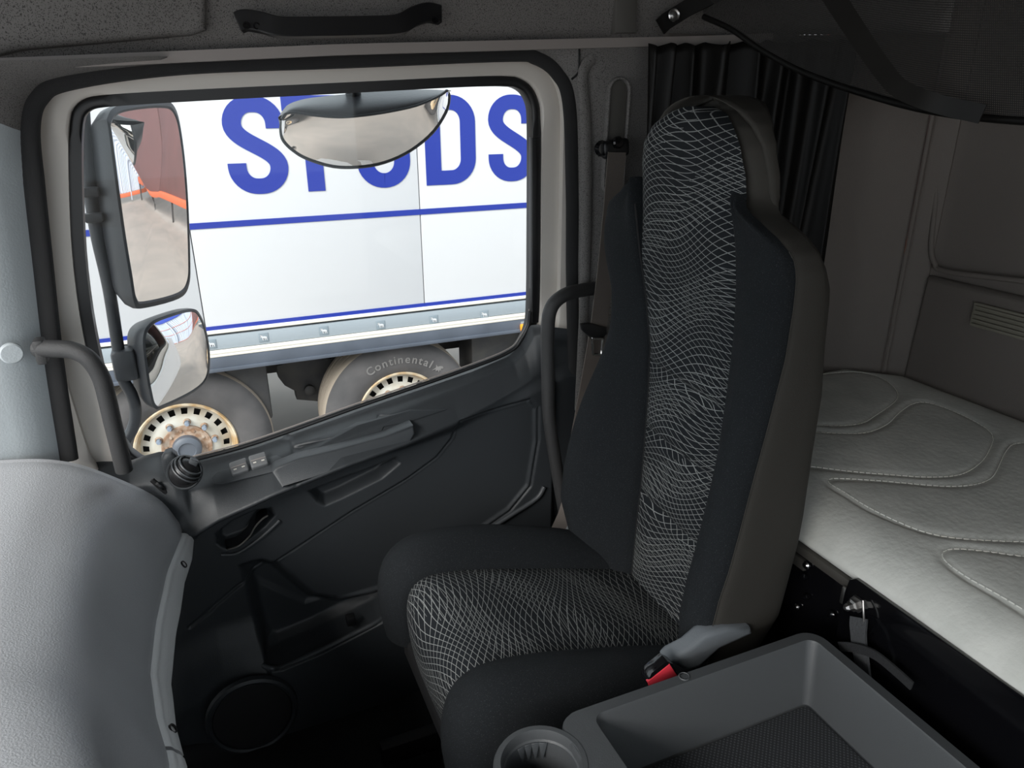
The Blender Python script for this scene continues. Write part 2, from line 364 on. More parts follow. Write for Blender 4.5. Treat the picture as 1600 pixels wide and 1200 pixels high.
# body side around the opening: polygon with a hole made as strip from the seal line outward to a rectangle
def outward(p, i, n):
    x, z = p[0], p[2]
    return x, z
ring_in = [(p[0], p[2]) for p in APc]
def target(x, z):
    # project to the outer border of the body side panel
    cx, cz = .27, .95; dx, dz = x-cx, z-cz; best = 9
    for lim, c, d in ((.945, cx, dx), (-.62, cx, dx)):
        if abs(d) > 1e-6 and (lim-c)/d > 0: best = min(best, (lim-c)/d)
    if dz > 1e-6:
        best = min(best, ((zs(x)-.004)-cz)/dz)
    X, Z = cx+dx*best, cz+dz*best
    return X, Z
rows = []
NB = 10
for k in range(NB+1):
    t = k/NB; row = []
    for (x, z) in ring_in:
        X, Z = target(x, z)
        if z < .9: X = -.62 if x < .2 else .945; Z = z-.01
        Z = min(Z, zs(X)-.002); xx = x+(X-x)*t; zz = z+(Z-z)*t
        d = math.hypot(xx-x, zz-z)
        y = 1.445 - .05*(1-math.exp(-d/.018)) + (0 if xx > 0 else -.0*d)
        if X < .2 and x < 0: y -= 0.10*max(0, t-.15)
        row.append((xx, y, zz))
    rows.append(row)
js = len(ring_in)
nleft = next(i for i, p in enumerate(APc) if p[2] > at(46, 215, 'Y', 1.44)[2])
bp2 = grid('wall_right_pillar', [r[nleft:] for r in rows], trim_speck, thick=None, flip=False)
tag(bp2, 'speckled grey pillar and header trim around the door opening', 'wall panel', kind='structure')
ap2 = grid('trim_5', [r[:nleft+1] for r in rows], plast_pillar)
tag(ap2, 'windscreen pillar trim with pale window light in its colour beside the dashboard', 'pillar trim', kind='structure')
cp = at(18, 551, 'Y', 1.375); lathe('screw_cap', [(.0175, 0), (.0175, .006), (.015, .008), (0, .0085)], (cp[0], 1.374, cp[2]), (0.25, -1, 0), plast_pillar, ap2, 24)
# panel step lines on the header near the pillar corner
pl_ = px_path([(905, 68), (905, 105), (902, 116), (893, 124)], 'Y', 1.397); tube('panel_joint', crv(pl_, 4), .0022, black_matt, bp2, n=6)
# B pillar raised rib
rib = px_path([(925, 92), (915, 102), (910, 125), (916, 200), (917, 320), (914, 450), (905, 640)], 'Y', 1.397)
tube('pillar_rib', crv(rib, 6), .009, trim_speck, bp2, n=10, flat=(.006, .012), ref=(0, 1, 0))
# belt height slot
sl = []
c1 = at(967, 142, 'Y', 1.392); c2 = at(958, 285, 'Y', 1.392)
def stadium(a, b, r, n=10):
    a = np.array([a[0], a[2]]); b = np.array([b[0], b[2]]); d = (a-b)/np.linalg.norm(a-b); s = np.array([d[1], -d[0]]); o = []
    for k in range(n+1): an = math.pi*k/n; o.append(a+r*(s*math.cos(an)+d*math.sin(an)))
    for k in range(n+1): an = math.pi*k/n; o.append(b-r*(s*math.cos(an)+d*math.sin(an)))
    return [(p[0], p[1]) for p in o]
sp_ = stadium(c1, c2, .0235)
ring('belt_slot_rim', sp_, -.002, .003, 1.386, 1.40, trim_speck, bp2)
slab('belt_slot_plate', [(p[0], 1.392, p[1]) for p in offset(sp_, -.003)], (0, .01, 0), mat('slot_brown', (.09, .085, .078), .6), bp2, .002)

# ================================================================ DOOR
door = empty('door_1', (.25, 1.5, 0)); tag(door, 'dark grey passenger door with sloping window sill and moulded armrest', 'door', kind='structure')
WIN = [(128, 290), (133, 410), (150, 530), (176, 630), (205, 722), (300, 728), (400, 699), (569, 639), (737, 581), (793, 558), (812, 538), (823, 515), (828, 490), (829, 330), (830, 180), (826, 158), (815, 140), (790, 131.5), (540, 145), (287, 158), (160, 166), (138, 172), (128, 190)]
WX = xz(WIN, 1.50)
wxs = chaikin(WX, 2)
slab('window_pane', [(p[0], 1.505, p[1]) for p in offset(wxs, .01)], (0, .004, 0), glass, door)
ring('window_gasket', wxs, -.001, .018, 1.487, 1.52, black, door)
ring('window_frame', wxs, .018, .062, 1.478, 1.53, frame_white, door)
ring('frame_lip', wxs, .058, .094, 1.462, 1.53, frame_white, door)
# glass run channel at the rear edge: extra dark bar
q = px_path([(832, 215), (845, 215), (846, 505), (832, 505)], 'Y', 1.484); slab('rear_guide_rail', q, (0, .02, 0), black, door, .003)
# outer skin
slab('outer_skin', [(-.28, 1.56, -.25), (.83, 1.56, -.25), (.83, 1.56, .75), (.62, 1.56, .69), (.3, 1.56, .615), (-.1, 1.56, .55), (-.28, 1.56, .55)], (0, .015, 0), white_paint, door)

# --- inner trim as one moulded panel: depth field over (X, Z)
topline = [(p[0], p[2]) for p in [at(x, y, 'Y', 1.475) for x, y in ((160, 722), (200, 722), (225, 713), (248, 707), (268, 706), (281, 714), (292, 728), (300, 727), (400, 700), (569, 640), (737, 582), (797, 557), (815, 538), (828, 508), (836, 504), (880, 509))]]
topline = [(-.29, .655)] + topline + [(.83, topline[-1][1])]
NX, NZ = 340, 300; ZB = -.03
X = np.linspace(-.275, .795, NX)[None, :].repeat(NZ, 0)
T = np.interp(X[0], [t[0] for t in topline], [t[1] for t in topline])
tt = np.linspace(0, 1, NZ)[:, None]; Z = ZB + tt*(T[None, :]-ZB); D = T[None, :]-Z
def sst(a, b, x): u = np.clip((x-a)/(b-a), 0, 1); return u*u*(3-2*u)
def sdf(poly):
    P = [np.array(p) for p in poly]; n = len(P); best = np.full(X.shape, 9.0); ins = np.zeros(X.shape, bool)
    for i in range(n):
        a, b = P[i], P[(i+1) % n]; e = b-a; L2 = e@e+1e-12
        t = np.clip(((X-a[0])*e[0]+(Z-a[1])*e[1])/L2, 0, 1); best = np.minimum(best, np.hypot(X-a[0]-t*e[0], Z-a[1]-t*e[1]))
        c = ((a[1] > Z) != (b[1] > Z)) & (X < (b[0]-a[0])*(Z-a[1])/(b[1]-a[1]+1e-12)+a[0]); ins ^= c
    return np.where(ins, -best, best)
def pdist(pl):
    best = np.full(X.shape, 9.0)
    for a, b in zip(pl[:-1], pl[1:]):
        a, b = np.array(a), np.array(b); e = b-a; L2 = e@e+1e-12
        t = np.clip(((X-a[0])*e[0]+(Z-a[1])*e[1])/L2, 0, 1); best = np.minimum(best, np.hypot(X-a[0]-t*e[0], Z-a[1]-t*e[1]))
    return best
# ledge crest line (pixel, its own depth)
LED = [(250, 868, 1.36), (295, 840, 1.36), (340, 812, 1.352), (400, 785, 1.348), (430, 771, 1.348), (540, 727, 1.352), (640, 690, 1.368), (717, 657, 1.392), (790, 618, 1.41), (845, 585, 1.42), (880, 570, 1.425)]
LP = [at(x, y, 'Y', d) for x, y, d in LED]
crest_z = np.interp(X[0], [p[0] for p in LP], [p[2] for p in LP]); crest_y = np.interp(X[0], [p[0] for p in LP], [l[2] for l in LED])
DL = (T-crest_z)[None, :]; YL = crest_y[None, :]
u = np.clip(D/DL, 0, 1)
Yt = (1.478 - .030*sst(.66, .70, X[0]))[None, :]
Y = Yt + (YL-Yt)*(0.30*sst(0, .22, u)+0.70*u)
below = D-DL
Yb = 1.408 + .0*X
Y = np.where(below > 0, YL + (Yb-YL)*sst(0.004, .035, below), Y)
# lower bulge of the map pocket
lip = xz([(180, 1150), (270, 1108), (305, 1085), (350, 1062), (410, 1040), (440, 1037), (500, 1012), (560, 982), (592, 965), (640, 930), (690, 905), (760, 900), (850, 900), (900, 900)], 1.35)
lx = np.interp(X[0], [p[0] for p in lip], [p[1] for p in lip])[None, :]
bul = sst(-.002, .006, lx-Z)
fade = sst(-.19, -.02, X)
soft = sst(-.10, .06, lx-Z)
Ylow = 1.335 + .012*np.sin(np.clip((lx-Z)/.3, 0, 1)*math.pi)*-1
inpocket = sst(.0, .012, X-at(408, 1000, 'Y', 1.38)[0])
bulge = np.where(inpocket > 0, bul*inpocket+soft*(1-inpocket), soft)
Y = Y + (Ylow-Y)*bulge*(.35+.65*fade)
# pocket hollow behind the lip
pk = xz([(376, 903), (390, 955), (404, 1010), (416, 1034), (440, 1036), (500, 1011), (592, 964), (650, 923), (590, 945), (540, 955), (500, 950), (470, 925), (440, 900), (410, 892)], 1.36)
s = sdf(pk); Y = np.where(Z > lx-.002, Y + .03*sst(.003, -.028, s), Y)
# large central insert slightly recessed, with joint lines
ins = xz([(717, 656), (770, 642), (829, 626), (842, 638), (842, 690), (830, 761), (798, 800), (740, 840), (640, 910), (480, 960), (380, 915), (460, 860), (548, 803), (636, 751), (683, 717), (707, 687)], 1.40)
s = sdf(ins); Y = np.where(bulge < .2, Y + .006*sst(.002, -.012, s), Y)
for pl in ([(297, 982), (371, 918), (460, 862), (548, 803), (636, 751), (683, 717), (707, 687), (717, 656)], [(717, 656), (770, 642), (829, 626), (842, 638), (842, 690), (830, 761), (798, 800), (740, 840)]):
    g = pdist(xz(pl, 1.405)); Y = Y + .005*np.exp(-(g/.0028)**2)
g = pdist([(p[0], p[2]) for p in [at(x, y, 'Y', 1.42) for x, y in ((442, 690), (460, 722), (455, 735))]]); Y = Y + .003*np.exp(-(g/.0025)**2)
# pull-handle hollow under the armrest and the lever hollow
gr = xz([(482, 772), (520, 757), (580, 735), (622, 718), (628, 728), (600, 752), (540, 782), (510, 795), (498, 790)], 1.395)
s = sdf(gr); Y = Y + .030*sst(.002, -.016, s)
lv = xz([(338, 838), (362, 818), (400, 801), (424, 797), (430, 808), (415, 825), (385, 848), (352, 860), (340, 852)], 1.40)
s = sdf(lv); Y = Y + .028*sst(.003, -.012, s)
# grip slot between the armrest bar and the sill
sl2 = xz([(447, 706), (462, 722), (530, 703), (598, 685), (604, 672), (642, 664), (640, 660), (600, 664), (594, 676), (520, 697), (466, 712), (456, 700)], 1.385)
s = sdf(sl2); Y = Y + .022*sst(.002, -.007, s)
# vent turret at the front end
vc = at(285, 742, 'Y', 1.37)
rr = np.hypot((X-vc[0])/.075, (Z-vc[2]+.012)/.075)
Y = Y - .028*np.exp(-rr**4)*sst(0, .02, D)
# recess behind the handle at the rear edge
Y = np.where(X > .70, Y + .015*sst(.70, .712, X)*sst(.02, .05, D), Y)
vs = np.stack([X, Y, Z], -1)
tp = mesh('trim_panel', vs.reshape(-1, 3), [(i*NX+j, i*NX+j+1, (i+1)*NX+j+1, (i+1)*NX+j) for i in range(NZ-1) for j in range(NX-1)], plast_dark, door, flip=False)
def ydoor(x, z):
    j = int(np.argmin(abs(X[0]-x))); i = int(np.argmin(abs(Z[:, j]-z))); return float(Y[i, j])
def surf(px, py, lift=0.0):
    """pixel -> point on the moulded panel (ray march by fixed-point)"""
    y = 1.40
    for _ in range(12):
        p = at(px, py, 'Y', y); y = .5*y+.5*ydoor(p[0], p[2])
    p = at(px, py, 'Y', y); p[1] -= lift; return p
# bright weather strip along the glass
wsx = [at(x, y, 'Y', 1.478) for x, y in ((262, 742), (300, 723), (400, 695), (569, 635), (737, 577), (797, 552), (815, 533), (826, 512), (829, 490))]
tube('weather_strip', [p+np.array([0, .002, .004]) for p in crv(wsx, 5)], .005, black, door, n=8)
tube('sill_bright_edge', [p+np.array([0, .008, .009]) for p in crv(wsx, 5)], .0018, trim_strip, door, n=6)
# armrest pad
ar = [(425, 738), (432, 731), (464, 718), (530, 702), (600, 683), (646, 665), (649, 678), (637, 699), (560, 724), (441, 763)]
arm_pts = [surf(x, y, .0) for x, y in ar]; ay = min(p[1] for p in arm_pts)
arm_pts = [at(x, y, 'Y', min(p[1], 1.385)-.014) for (x, y), p in zip(ar, arm_pts)]
slab('armrest', arm_pts, (0.0, .035, .0), plast_dark, door, .004, 3)
pad = [(452, 694), (470, 714), (530, 698), (594, 680), (600, 667), (640, 659), (700, 640), (640, 641), (560, 664)]
slab('sill_pad', [at(x, y, 'Y', surf(x, y, 0)[1]-.003) for x, y in pad], (0, .03, 0), plast_dark, door, .003, 2)
# switch plate and two rocker switches
pu = at(340, 745, 'Y', 1.405); pv = at(446, 715, 'Y', 1.405)
def on_ledge(x, y): return surf(x, y)
sp = [on_ledge(x, y) for x, y in ((331, 748), (338, 738), (432, 712), (441, 716), (440, 728), (427, 738), (345, 757), (334, 757))]
nrm = np.array([0, -.45, .9]); nrm /= np.linalg.norm(nrm)
slab('switch_plate', [p+nrm*.002 for p in sp], -nrm*.004, plast_mid, door, .001)
for a in ([(361, 732), (387, 723), (390, 735), (364, 745)], [(390, 722), (417, 714), (421, 725), (393, 734)]):
    c = sum((on_ledge(x, y) for x, y in a))/4
    e = on_ledge(*a[1])-on_ledge(*a[0]); e /= np.linalg.norm(e); n2 = nrm-e*(nrm@e); n2 /= np.linalg.norm(n2); w2 = np.cross(n2, e)
    Rm = Matrix([[e[i], w2[i], n2[i]] for i in range(3)])
    sw = box('window_switch', c+n2*.007, (.034, .032, .014), mat('switch_grey', (.15, .155, .16), .4) if 'switch_grey' not in MATS else MATS['switch_grey'], door, .004, Rm, 3)
    box('switch_ridge', c+n2*.0145, (.029, .002, .0016), trim_strip, sw, .0005, Rm)
    for sx in (-.008, .008): box('switch_symbol', c+n2*.0144+e*sx+w2*-.006, (.006, .0025, .0006), rail_cream, sw, 0, Rm)
# ball air vent with louvres, aim tab and thumb wheel
vb = at(289, 738, 'Y', 1.352)
av = lathe('air_vent', [(.0275*math.sin(a), -.0275*math.cos(a)) for a in np.linspace(0.02, math.pi-.02, 16)], vb, (0, -1, .3), black, door, 24)
lathe('vent_collar', [(.028, -.012), (.031, -.004), (.0325, .002), (.031, .005), (.0285, .003), (.0275, -.004)], vb, (-.25, -1, .55), plast_mid, av, 28)
gd0 = np.array([.62, -.25, .74]); gd0 /= np.linalg.norm(gd0); g1 = np.cross(gd0, (0, 1, 0)); g1 /= np.linalg.norm(g1); g2 = np.cross(gd0, g1)
for k, hh in enumerate((.006, .013, .020)):
    rr0 = math.sqrt(.0295**2-hh**2)
    tube('louvre', [vb+gd0*hh+(g1*math.cos(t)+g2*math.sin(t))*rr0 for t in np.linspace(0, 2*math.pi, 28)[:-1]], .0019, plast_mid, av, n=6, closed=True)
tb = vb+gd0*.028; box('vent_tab', tb, (.016, .012, .012), plast_mid, av, .003, rotm('Y', 35))
hood = [at(x, y, 'Y', 1.39) for x, y in ((252, 720), (258, 710), (268, 707), (277, 714), (280, 728), (272, 742), (262, 752), (254, 738))]
slab('vent_hood', hood, (0, .03, 0), plast_mid, av, .008, 3)
tw = surf(248, 758, .001); lathe('vent_wheel', [(.012, -.003), (.014, -.002), (.014, .002), (.012, .003)], tw, (.75, .35, .55), black, door, 20)
tube('wheel_slot', [tw+np.array([-.009, -.004, .016]), tw+np.array([0, -.006, .002]), tw+np.array([.011, -.004, -.016])], .005, black_matt, door, n=8)
# inner lever
l0 = [at(x, y, 'Y', 1.408) for x, y in ((353, 852), (372, 846), (388, 832), (397, 817), (408, 805), (417, 799))]
ribbon('door_lever', crv(l0, 5), (0, 1, 0), .034, .006, black_gloss, door)
tube('lever_edge', [p+np.array([0, -.018, 0]) for p in crv(l0, 5)], .0018, chrome_dull, door, n=6)
e0 = [surf(x, y, .002) for x, y in ((345, 866), (370, 864), (400, 845), (425, 824), (437, 812))]
tube('lever_recess_edge', crv(e0, 5), .004, plast_mid, door, n=8)
# pocket lip bead
lp = [surf(x, y+3, .001) for x, y in ((412, 1036), (425, 1041), (445, 1038), (500, 1013), (560, 983), (592, 966), (640, 931), (662, 912))]
tube('pocket_lip', crv(lp, 5), .0065, plast_mid, door, n=10)
clp = at(548, 968, 'Y', 1.36); box('pocket_clip', clp, (.02, .02, .022), black, door, .003)
# speaker
scn = at(395, 1118, 'Y', 1.318); spk = lathe('speaker_grille', [(0, .004), (.05, .004), (.078, .002), (.080, 0)], scn, (0, -1, .05), black_matt, door, 40)
lathe('speaker_rim', [(.080, -.004), (.081, .005), (.086, .007), (.092, .004), (.094, -.006)], scn, (0, -1, .05), plast_dark, spk, 48)
kick = [surf(x, y, .002) for x, y in ((300, 1190), (420, 1170), (520, 1150), (570, 1138))]
tube('kick_joint', kick, .003, plast_mid, door, n=6)
# sloping rear lower rib of the panel
rb = [surf(x, y, .002) for x, y in ((735, 842), (765, 825), (800, 803), (838, 778), (850, 760))]
tube('panel_rib', crv(rb, 4), .006, plast_mid, door, n=8)

# ================================================================ DASHBOARD
dash = empty('dashboard', (-.4, .7, 0)); tag(dash, 'grey grained dashboard with rounded top beside the door', 'dashboard')
LIPX = [(0.0, -.12), (.80, -.126), (.88, -.142), (.974, -.152), (1.09, -.147), (1.23, -.132), (1.356, -.105), (1.40, -.105)]
ys = np.linspace(-.75, 1.362, 120); rows = []; uvs = []
for y in ys:
    lxp = interp(y, LIPX); cxp = interp(y, [(-.75, -.12), (.55, -.14), (.66, -.165), (.8, -.205), (1.0, -.215), (1.362, -.215)])
    zt = interp(y, [(0, .76), (.7, .735), (1.0, .73), (1.362, .722)])
    pr = [(-.86, zt-.02), (-.66, zt+.014), (-.48, zt+.018), (-.34, zt+.006), (cxp-.055, zt-.012), (cxp+.0, zt-.046), (lxp-.036, zt-.112), (lxp-.008, .555), (lxp-.002, .530)]
    edge = max(0, (y-1.335)/.027); sh = .003*edge**2
    rows.append([(p[0]-sh, y, p[1]-sh) for p in crv([(a, b) for a, b in pr], 8)])
grid('dash_top', rows, plast_dash, dash, flip=True)
# end cap of the dash towards the door
endp = rows[-1]; bmv = [(p[0], 1.362, p[2]) for p in endp] + [(-.13, 1.362, .47), (-.30, 1.362, .3), (-.86, 1.362, .3)]
slab('dash_end', bmv, (0, .012, 0), plast_dash, dash)
# pale lip strip under the front edge, in two lengths with screw pockets
lip_mat = mat('pale_lip_plastic', (.66, .67, .68), .45, bump=(500, .2))
def strip(name, y0, y1):
    yy = np.linspace(y0, y1, 40); rws = []
    for y in yy:
        x = interp(y, LIPX); wd = interp(y, [(.78, .018), (.95, .03), (1.15, .045), (1.3, .05), (1.356, .034)])
        wd = interp(y, [(.3, .006), (.82, .006), (.95, .010), (1.15, .012), (1.3, .010), (1.356, .004)])
        rws.append([(x-.012, y, .530), (x-.002, y, .5305), (x+.005, y, .527), (x+.008, y, .522), (x+.009+wd*.5, y, .522-wd*.7), (x+.009+wd, y, .520-wd*1.5), (x+.008+wd, y, .515-wd*1.5), (x-.01, y, .512-wd*1.5)])
    return grid(name, [crv(r, 3) for r in rws], lip_mat, dash, flip=True)
s1 = strip('lip_strip', .825, 1.352); s2 = strip('lip_strip', .3, .818)
for yy_ in (1.268, .868):
    wd_ = interp(yy_, [(.82, .006), (.95, .010), (1.15, .012), (1.3, .010), (1.356, .004)])
    p = (interp(yy_, LIPX)+.0095+wd_*.5, yy_, .5215-wd_*.7)
    ho = lathe('screw_pocket', [(.0072, -.002), (.0072, .0012), (.0055, .0016), (.0055, -.006), (0, -.006)], p, (1, -.1, .65), black, s1, 16)
    lathe('screw', [(0, .002), (.003, .002), (.004, 0)], np.array(p)-np.array([.004, 0, 0]), (1, 0, 0), steel, ho, 10)
# footwell wall under the dash
rows = [[(interp(y, LIPX)-.02-.16*t**.7, y, .50-.53*t) for y in np.linspace(-.7, 1.372, 20)] for t in np.linspace(0, 1, 12)]
grid('footwell_panel', rows, plast_panel, dash, flip=True)

# ================================================================ GRAB HANDLES
def handle(name, label, pts, r, m, ends=True):
    h = empty(name, pts[0]); tag(h, label, 'grab handle'); P = crv(pts, 8)
    tube('bar', P, r, m, h, n=16); return h
h1 = handle('grab_handle', 'curved black grab handle on the windscreen pillar left of the window', [at(58, 545, 'Y', 1.372), at(85, 545, 'Y', 1.355), at(115, 548, 'Y', 1.34), at(140, 562, 'Y', 1.33), at(158, 590, 'Y', 1.33), at(168, 625, 'Y', 1.335), at(176, 660, 'Y', 1.34), at(186, 700, 'Y', 1.345), at(194, 735, 'Y', 1.35)], .0145, handle_mat)
e = at(64, 548, 'Y', 1.37); box('mount', e, (.016, .03, .042), handle_mat, h1, .004)
h2 = handle('grab_handle', 'long grey tubular grab handle standing between the window and seat belt', [at(934, 450, 'Y', 1.376), at(912, 453, 'Y', 1.36), at(884, 460, 'Y', 1.335), at(863, 478, 'Y', 1.325), at(856, 510, 'Y', 1.325), at(856, 580, 'Y', 1.328), at(858, 650, 'Y', 1.33), at(868, 720, 'Y', 1.333), at(880, 790, 'Y', 1.336), at(893, 860, 'Y', 1.34)], .0145, handle_mat)
e = at(930, 449, 'Y', 1.375); lathe('bolt_cap', [(.0075, -.004), (.0075, .003), (.005, .005), (0, .005)], e+np.array([0, -.016, .0]), (-.2, -1, .1), plast_grey, h2, 14)
hc = empty('grab_handle', at(530, 40, 'Y', 1.36)); tag(hc, 'straight black ceiling grab handle bolted above the door window', 'grab handle')
hpth = [(372, 36), (385, 32), (410, 36), (440, 43), (500, 43), (560, 42), (620, 39), (645, 27), (668, 20), (688, 24)]
hv = [at(x, y, 'Y', d) for (x, y), d in zip(hpth, (1.365, 1.362, 1.355, 1.345, 1.34, 1.34, 1.343, 1.352, 1.362, 1.366))]
ribbon('bar', crv(hv, 6), (0, .25, 1), .030, .016, black, hc).modifiers.new('round', 'BEVEL').width = .006
for x, y in ((385, 40), (401, 41), (680, 31)):
    p = at(x, y, 'Y', 1.35); lathe('bolt', [(.0055, 0), (.0055, .003), (.0035, .003), (.003, .0005), (0, .0005)], p, (0, -1, .1), black_gloss, hc, 14)

# ================================================================ SEAT
seat = empty('passenger_seat', (.48, .953, 0)); tag(seat, 'black passenger seat with tall backrest and wavy pale thread pattern', 'seat')
YC = .953
# cushion profile (X, Z) from the lower front edge up and back
prof = crv([(.222, .355), (.214, .40), (.212, .45), (.224, .487), (.25, .505), (.29, .508), (.36, .497), (.45, .475), (.54, .452), (.62, .43), (.70, .408)], 6)
prof = [np.array((.70-(.70-p[0])*.935, p[1]-.004)) for p in prof]; nP = len(prof); sl_ = [0]
for a, b in zip(prof[:-1], prof[1:]): sl_.append(sl_[-1]+np.linalg.norm(b-a))
def pn_(i):
    t = prof[min(i+1, nP-1)]-prof[max(i-1, 0)]; t /= np.linalg.norm(t); return np.array([-t[1], t[0]])
def arch(x, far): return math.sin(np.clip((x-.2)/.52, 0, 1)*math.pi)**.8*(.026 if far else .012)
def cushion_cols(i, far):
    """columns from the centre seam outwards: (y offset, height along normal)"""
    a = arch(prof[i][0], far); x = prof[i][0]; k = float(np.clip((sl_[i]-.03)/.10, 0, 1)); fr = 1-k
    W = .248-.02*fr**2
    sk = .075+.045*k
    return [(.126, -.006), (.131, .004+.2*a), (.145, .014+.55*a), (.170, .022+.9*a), (.195, .022+a), (.220, .013+.85*a), (.238, -.006+.6*a), (W, -.032+.35*a), (W+.002, -.05), (W-.003, -.05-sk*.5)]
for far in (1, 0):
    sg = 1 if far else -1; rws = []; uvs = []
    for i in range(nP):
        n_ = pn_(i); r_ = []; uu = []
        for yo, h in crv(cushion_cols(i, far), 3):
            p = prof[i]+n_*h; r_.append((p[0], YC+sg*yo, p[1])); uu.append((yo, sl_[i]))
        rws.append(r_); uvs.append(uu)
    grid('cushion_bolster', rws, cloth_black, seat, uvs, flip=(sg > 0))
    rws = []
    for i in range(nP):
        n_ = pn_(i); c_ = cushion_cols(i, far); p = prof[i]+n_*c_[-1][1]; k = float(np.clip((sl_[i]-.03)/.10, 0, 1))
        rws.append([(p[0], YC+sg*(c_[-1][0]-.001), p[1]), (p[0]+.004, YC+sg*(c_[-1][0]-.002), min(p[1], .40+.0*k)-.03*k), (p[0]+.01, YC+sg*(c_[-1][0]-.02), .325)])
    grid('cushion_skirt', rws, mat('black_skirt', (.014, .015, .017), .85) if far else MATS['black_skirt'], seat, flip=(sg > 0))
rws = []; uvs = []
for i in range(nP):
    n_ = pn_(i); r_ = []; uu = []
    for yo in np.linspace(-.126, .126, 25):
        h = -.006+.010*(1-(abs(yo)/.126)**4); p = prof[i]+n_*h; r_.append((p[0], YC+yo, p[1])); uu.append((yo, sl_[i]))
    rws.append(r_); uvs.append(uu)
grid('cushion_centre', rws, cloth_net, seat, uvs, flip=True)
box('seat_pan', (.47, YC, .33), (.44, .42, .07), black, seat, .02)
box('pan_front_cover', (.262, YC-.01, .335), (.03, .36, .06), black_matt, seat, .01)
rws = []
for k in range(13):
    z = .30-.30*k/12; g = .012 if k % 2 else 0; a, b = .19-g, .17-g
    rws.append([(.48+a*np.sign(math.cos(t))*abs(math.cos(t))**.4, YC+b*np.sign(math.sin(t))*abs(math.sin(t))**.4, z) for t in np.linspace(0, 2*math.pi, 41)])
grid('suspension_bellows', rws, black_matt, seat, flip=True)
box('slider_rail', (.40, YC-.19, .05), (.42, .03, .05), black, seat, .006); box('slider_rail', (.40, YC+.19, .05), (.42, .03, .05), black, seat, .006)

# backrest: stations by height
def XC(z): return interp(z, [(.40, .702), (.5, .708), (.6, .715), (.7, .719), (.8, .721), (.88, .72), (.97, .711), (1.05, .698), (1.15, .682), (1.24, .669), (1.27, .672), (1.29, .684), (1.303, .70)])
def WCf(z): return interp(z, [(.40, .098), (.55, .104), (.69, .108), (.88, .113), (1.0, .125), (1.05, .130), (1.15, .131), (1.21, .127), (1.245, .116), (1.27, .095), (1.287, .065), (1.296, .03), (1.299, .0)])
def XO(z): return interp(z, [(.40, .66), (.45, .628), (.54, .612), (.6, .618), (.71, .64), (.86, .668), (.97, .686), (1.07, .686), (1.11, .684), (1.14, .674), (1.17, .670), (1.187, .680), (1.2, .68)])
def HW(z): return interp(z, [(.36, .15), (.40, .19), (.44, .215), (.52, .236), (.65, .242), (.8, .238), (.97, .236), (1.04, .238), (1.09, .236), (1.115, .227), (1.135, .207), (1.15, .180), (1.163, .153), (1.175, .139), (1.187, .133), (1.2, .133)])
def XR(z): return interp(z, [(.36, .765), (.5, .785), (.7, .80), (.9, .805), (1.06, .79), (1.14, .762), (1.25, .742), (1.3, .73)])
def crease(z, y):
    s_ = 0
    for z0, sl in ((.85, .06), (.722, .06), (.588, .06)):
        d = z-(z0+(y-(YC+.1))*sl); s_ += .013*math.exp(-(d/.008)**2)-.007*math.exp(-((d-.028)/.028)**2)
    return s_
zz = np.concatenate([np.linspace(.39, 1.0, 90), np.linspace(1.005, 1.297, 60)])
rws = []; uvs = []
for z in zz:
    r_ = []; uu = []
    for yo in np.linspace(-1, 1, 29):
        wv = WCf(z); y = yo*wv; x = XC(z) + .005 - .009*(1-abs(yo)**4) + (crease(z, YC+y)*(1-abs(yo)**6) if z < .97 else 0)
        x += .045*max(0, abs(yo)-.55)**2*sst(1.0, 1.2, z)*2
        r_.append((x, YC+y, z)); uu.append((y, z))
    rws.append(r_); uvs.append(uu)
grid('backrest_centre', rws, cloth_net, seat, uvs)
zb = np.linspace(.385, 1.186, 96)
for far in (1, 0):
    sg = 1 if far else -1; rws = []; uvs = []
    for z in zb:
        wc, hw, xo, xc = WCf(z), HW(z), XO(z), XC(z)
        if far: k_ = math.exp(-((z-.89)/.12)**2); xo += .030*k_; hw -= .012*k_
        gap = max(hw-wc, .004); sh = float(sst(1.15, 1.05, z))
        rise = (xc-xo)
        pts = [(xc+.006+.018*float(sst(1.0, 1.2, z)), wc-.001), (xc-.004-.12*rise, wc+.06*gap), (xc-.010*sh-.45*rise, wc+.30*gap), (xo-.012*sh+.12*rise, wc+.58*gap), (xo-.010*sh, wc+.82*gap), (xo+.004, wc+.96*gap), (xo+.018, hw)]
        r_ = []; uu = []
        for a, b in crv(pts, 4): r_.append((a, YC+sg*b, z)); uu.append((b, z))
        rws.append(r_); uvs.append(uu)
    grid('backrest_bolster', rws, cloth_black, seat, uvs, flip=(sg < 0))
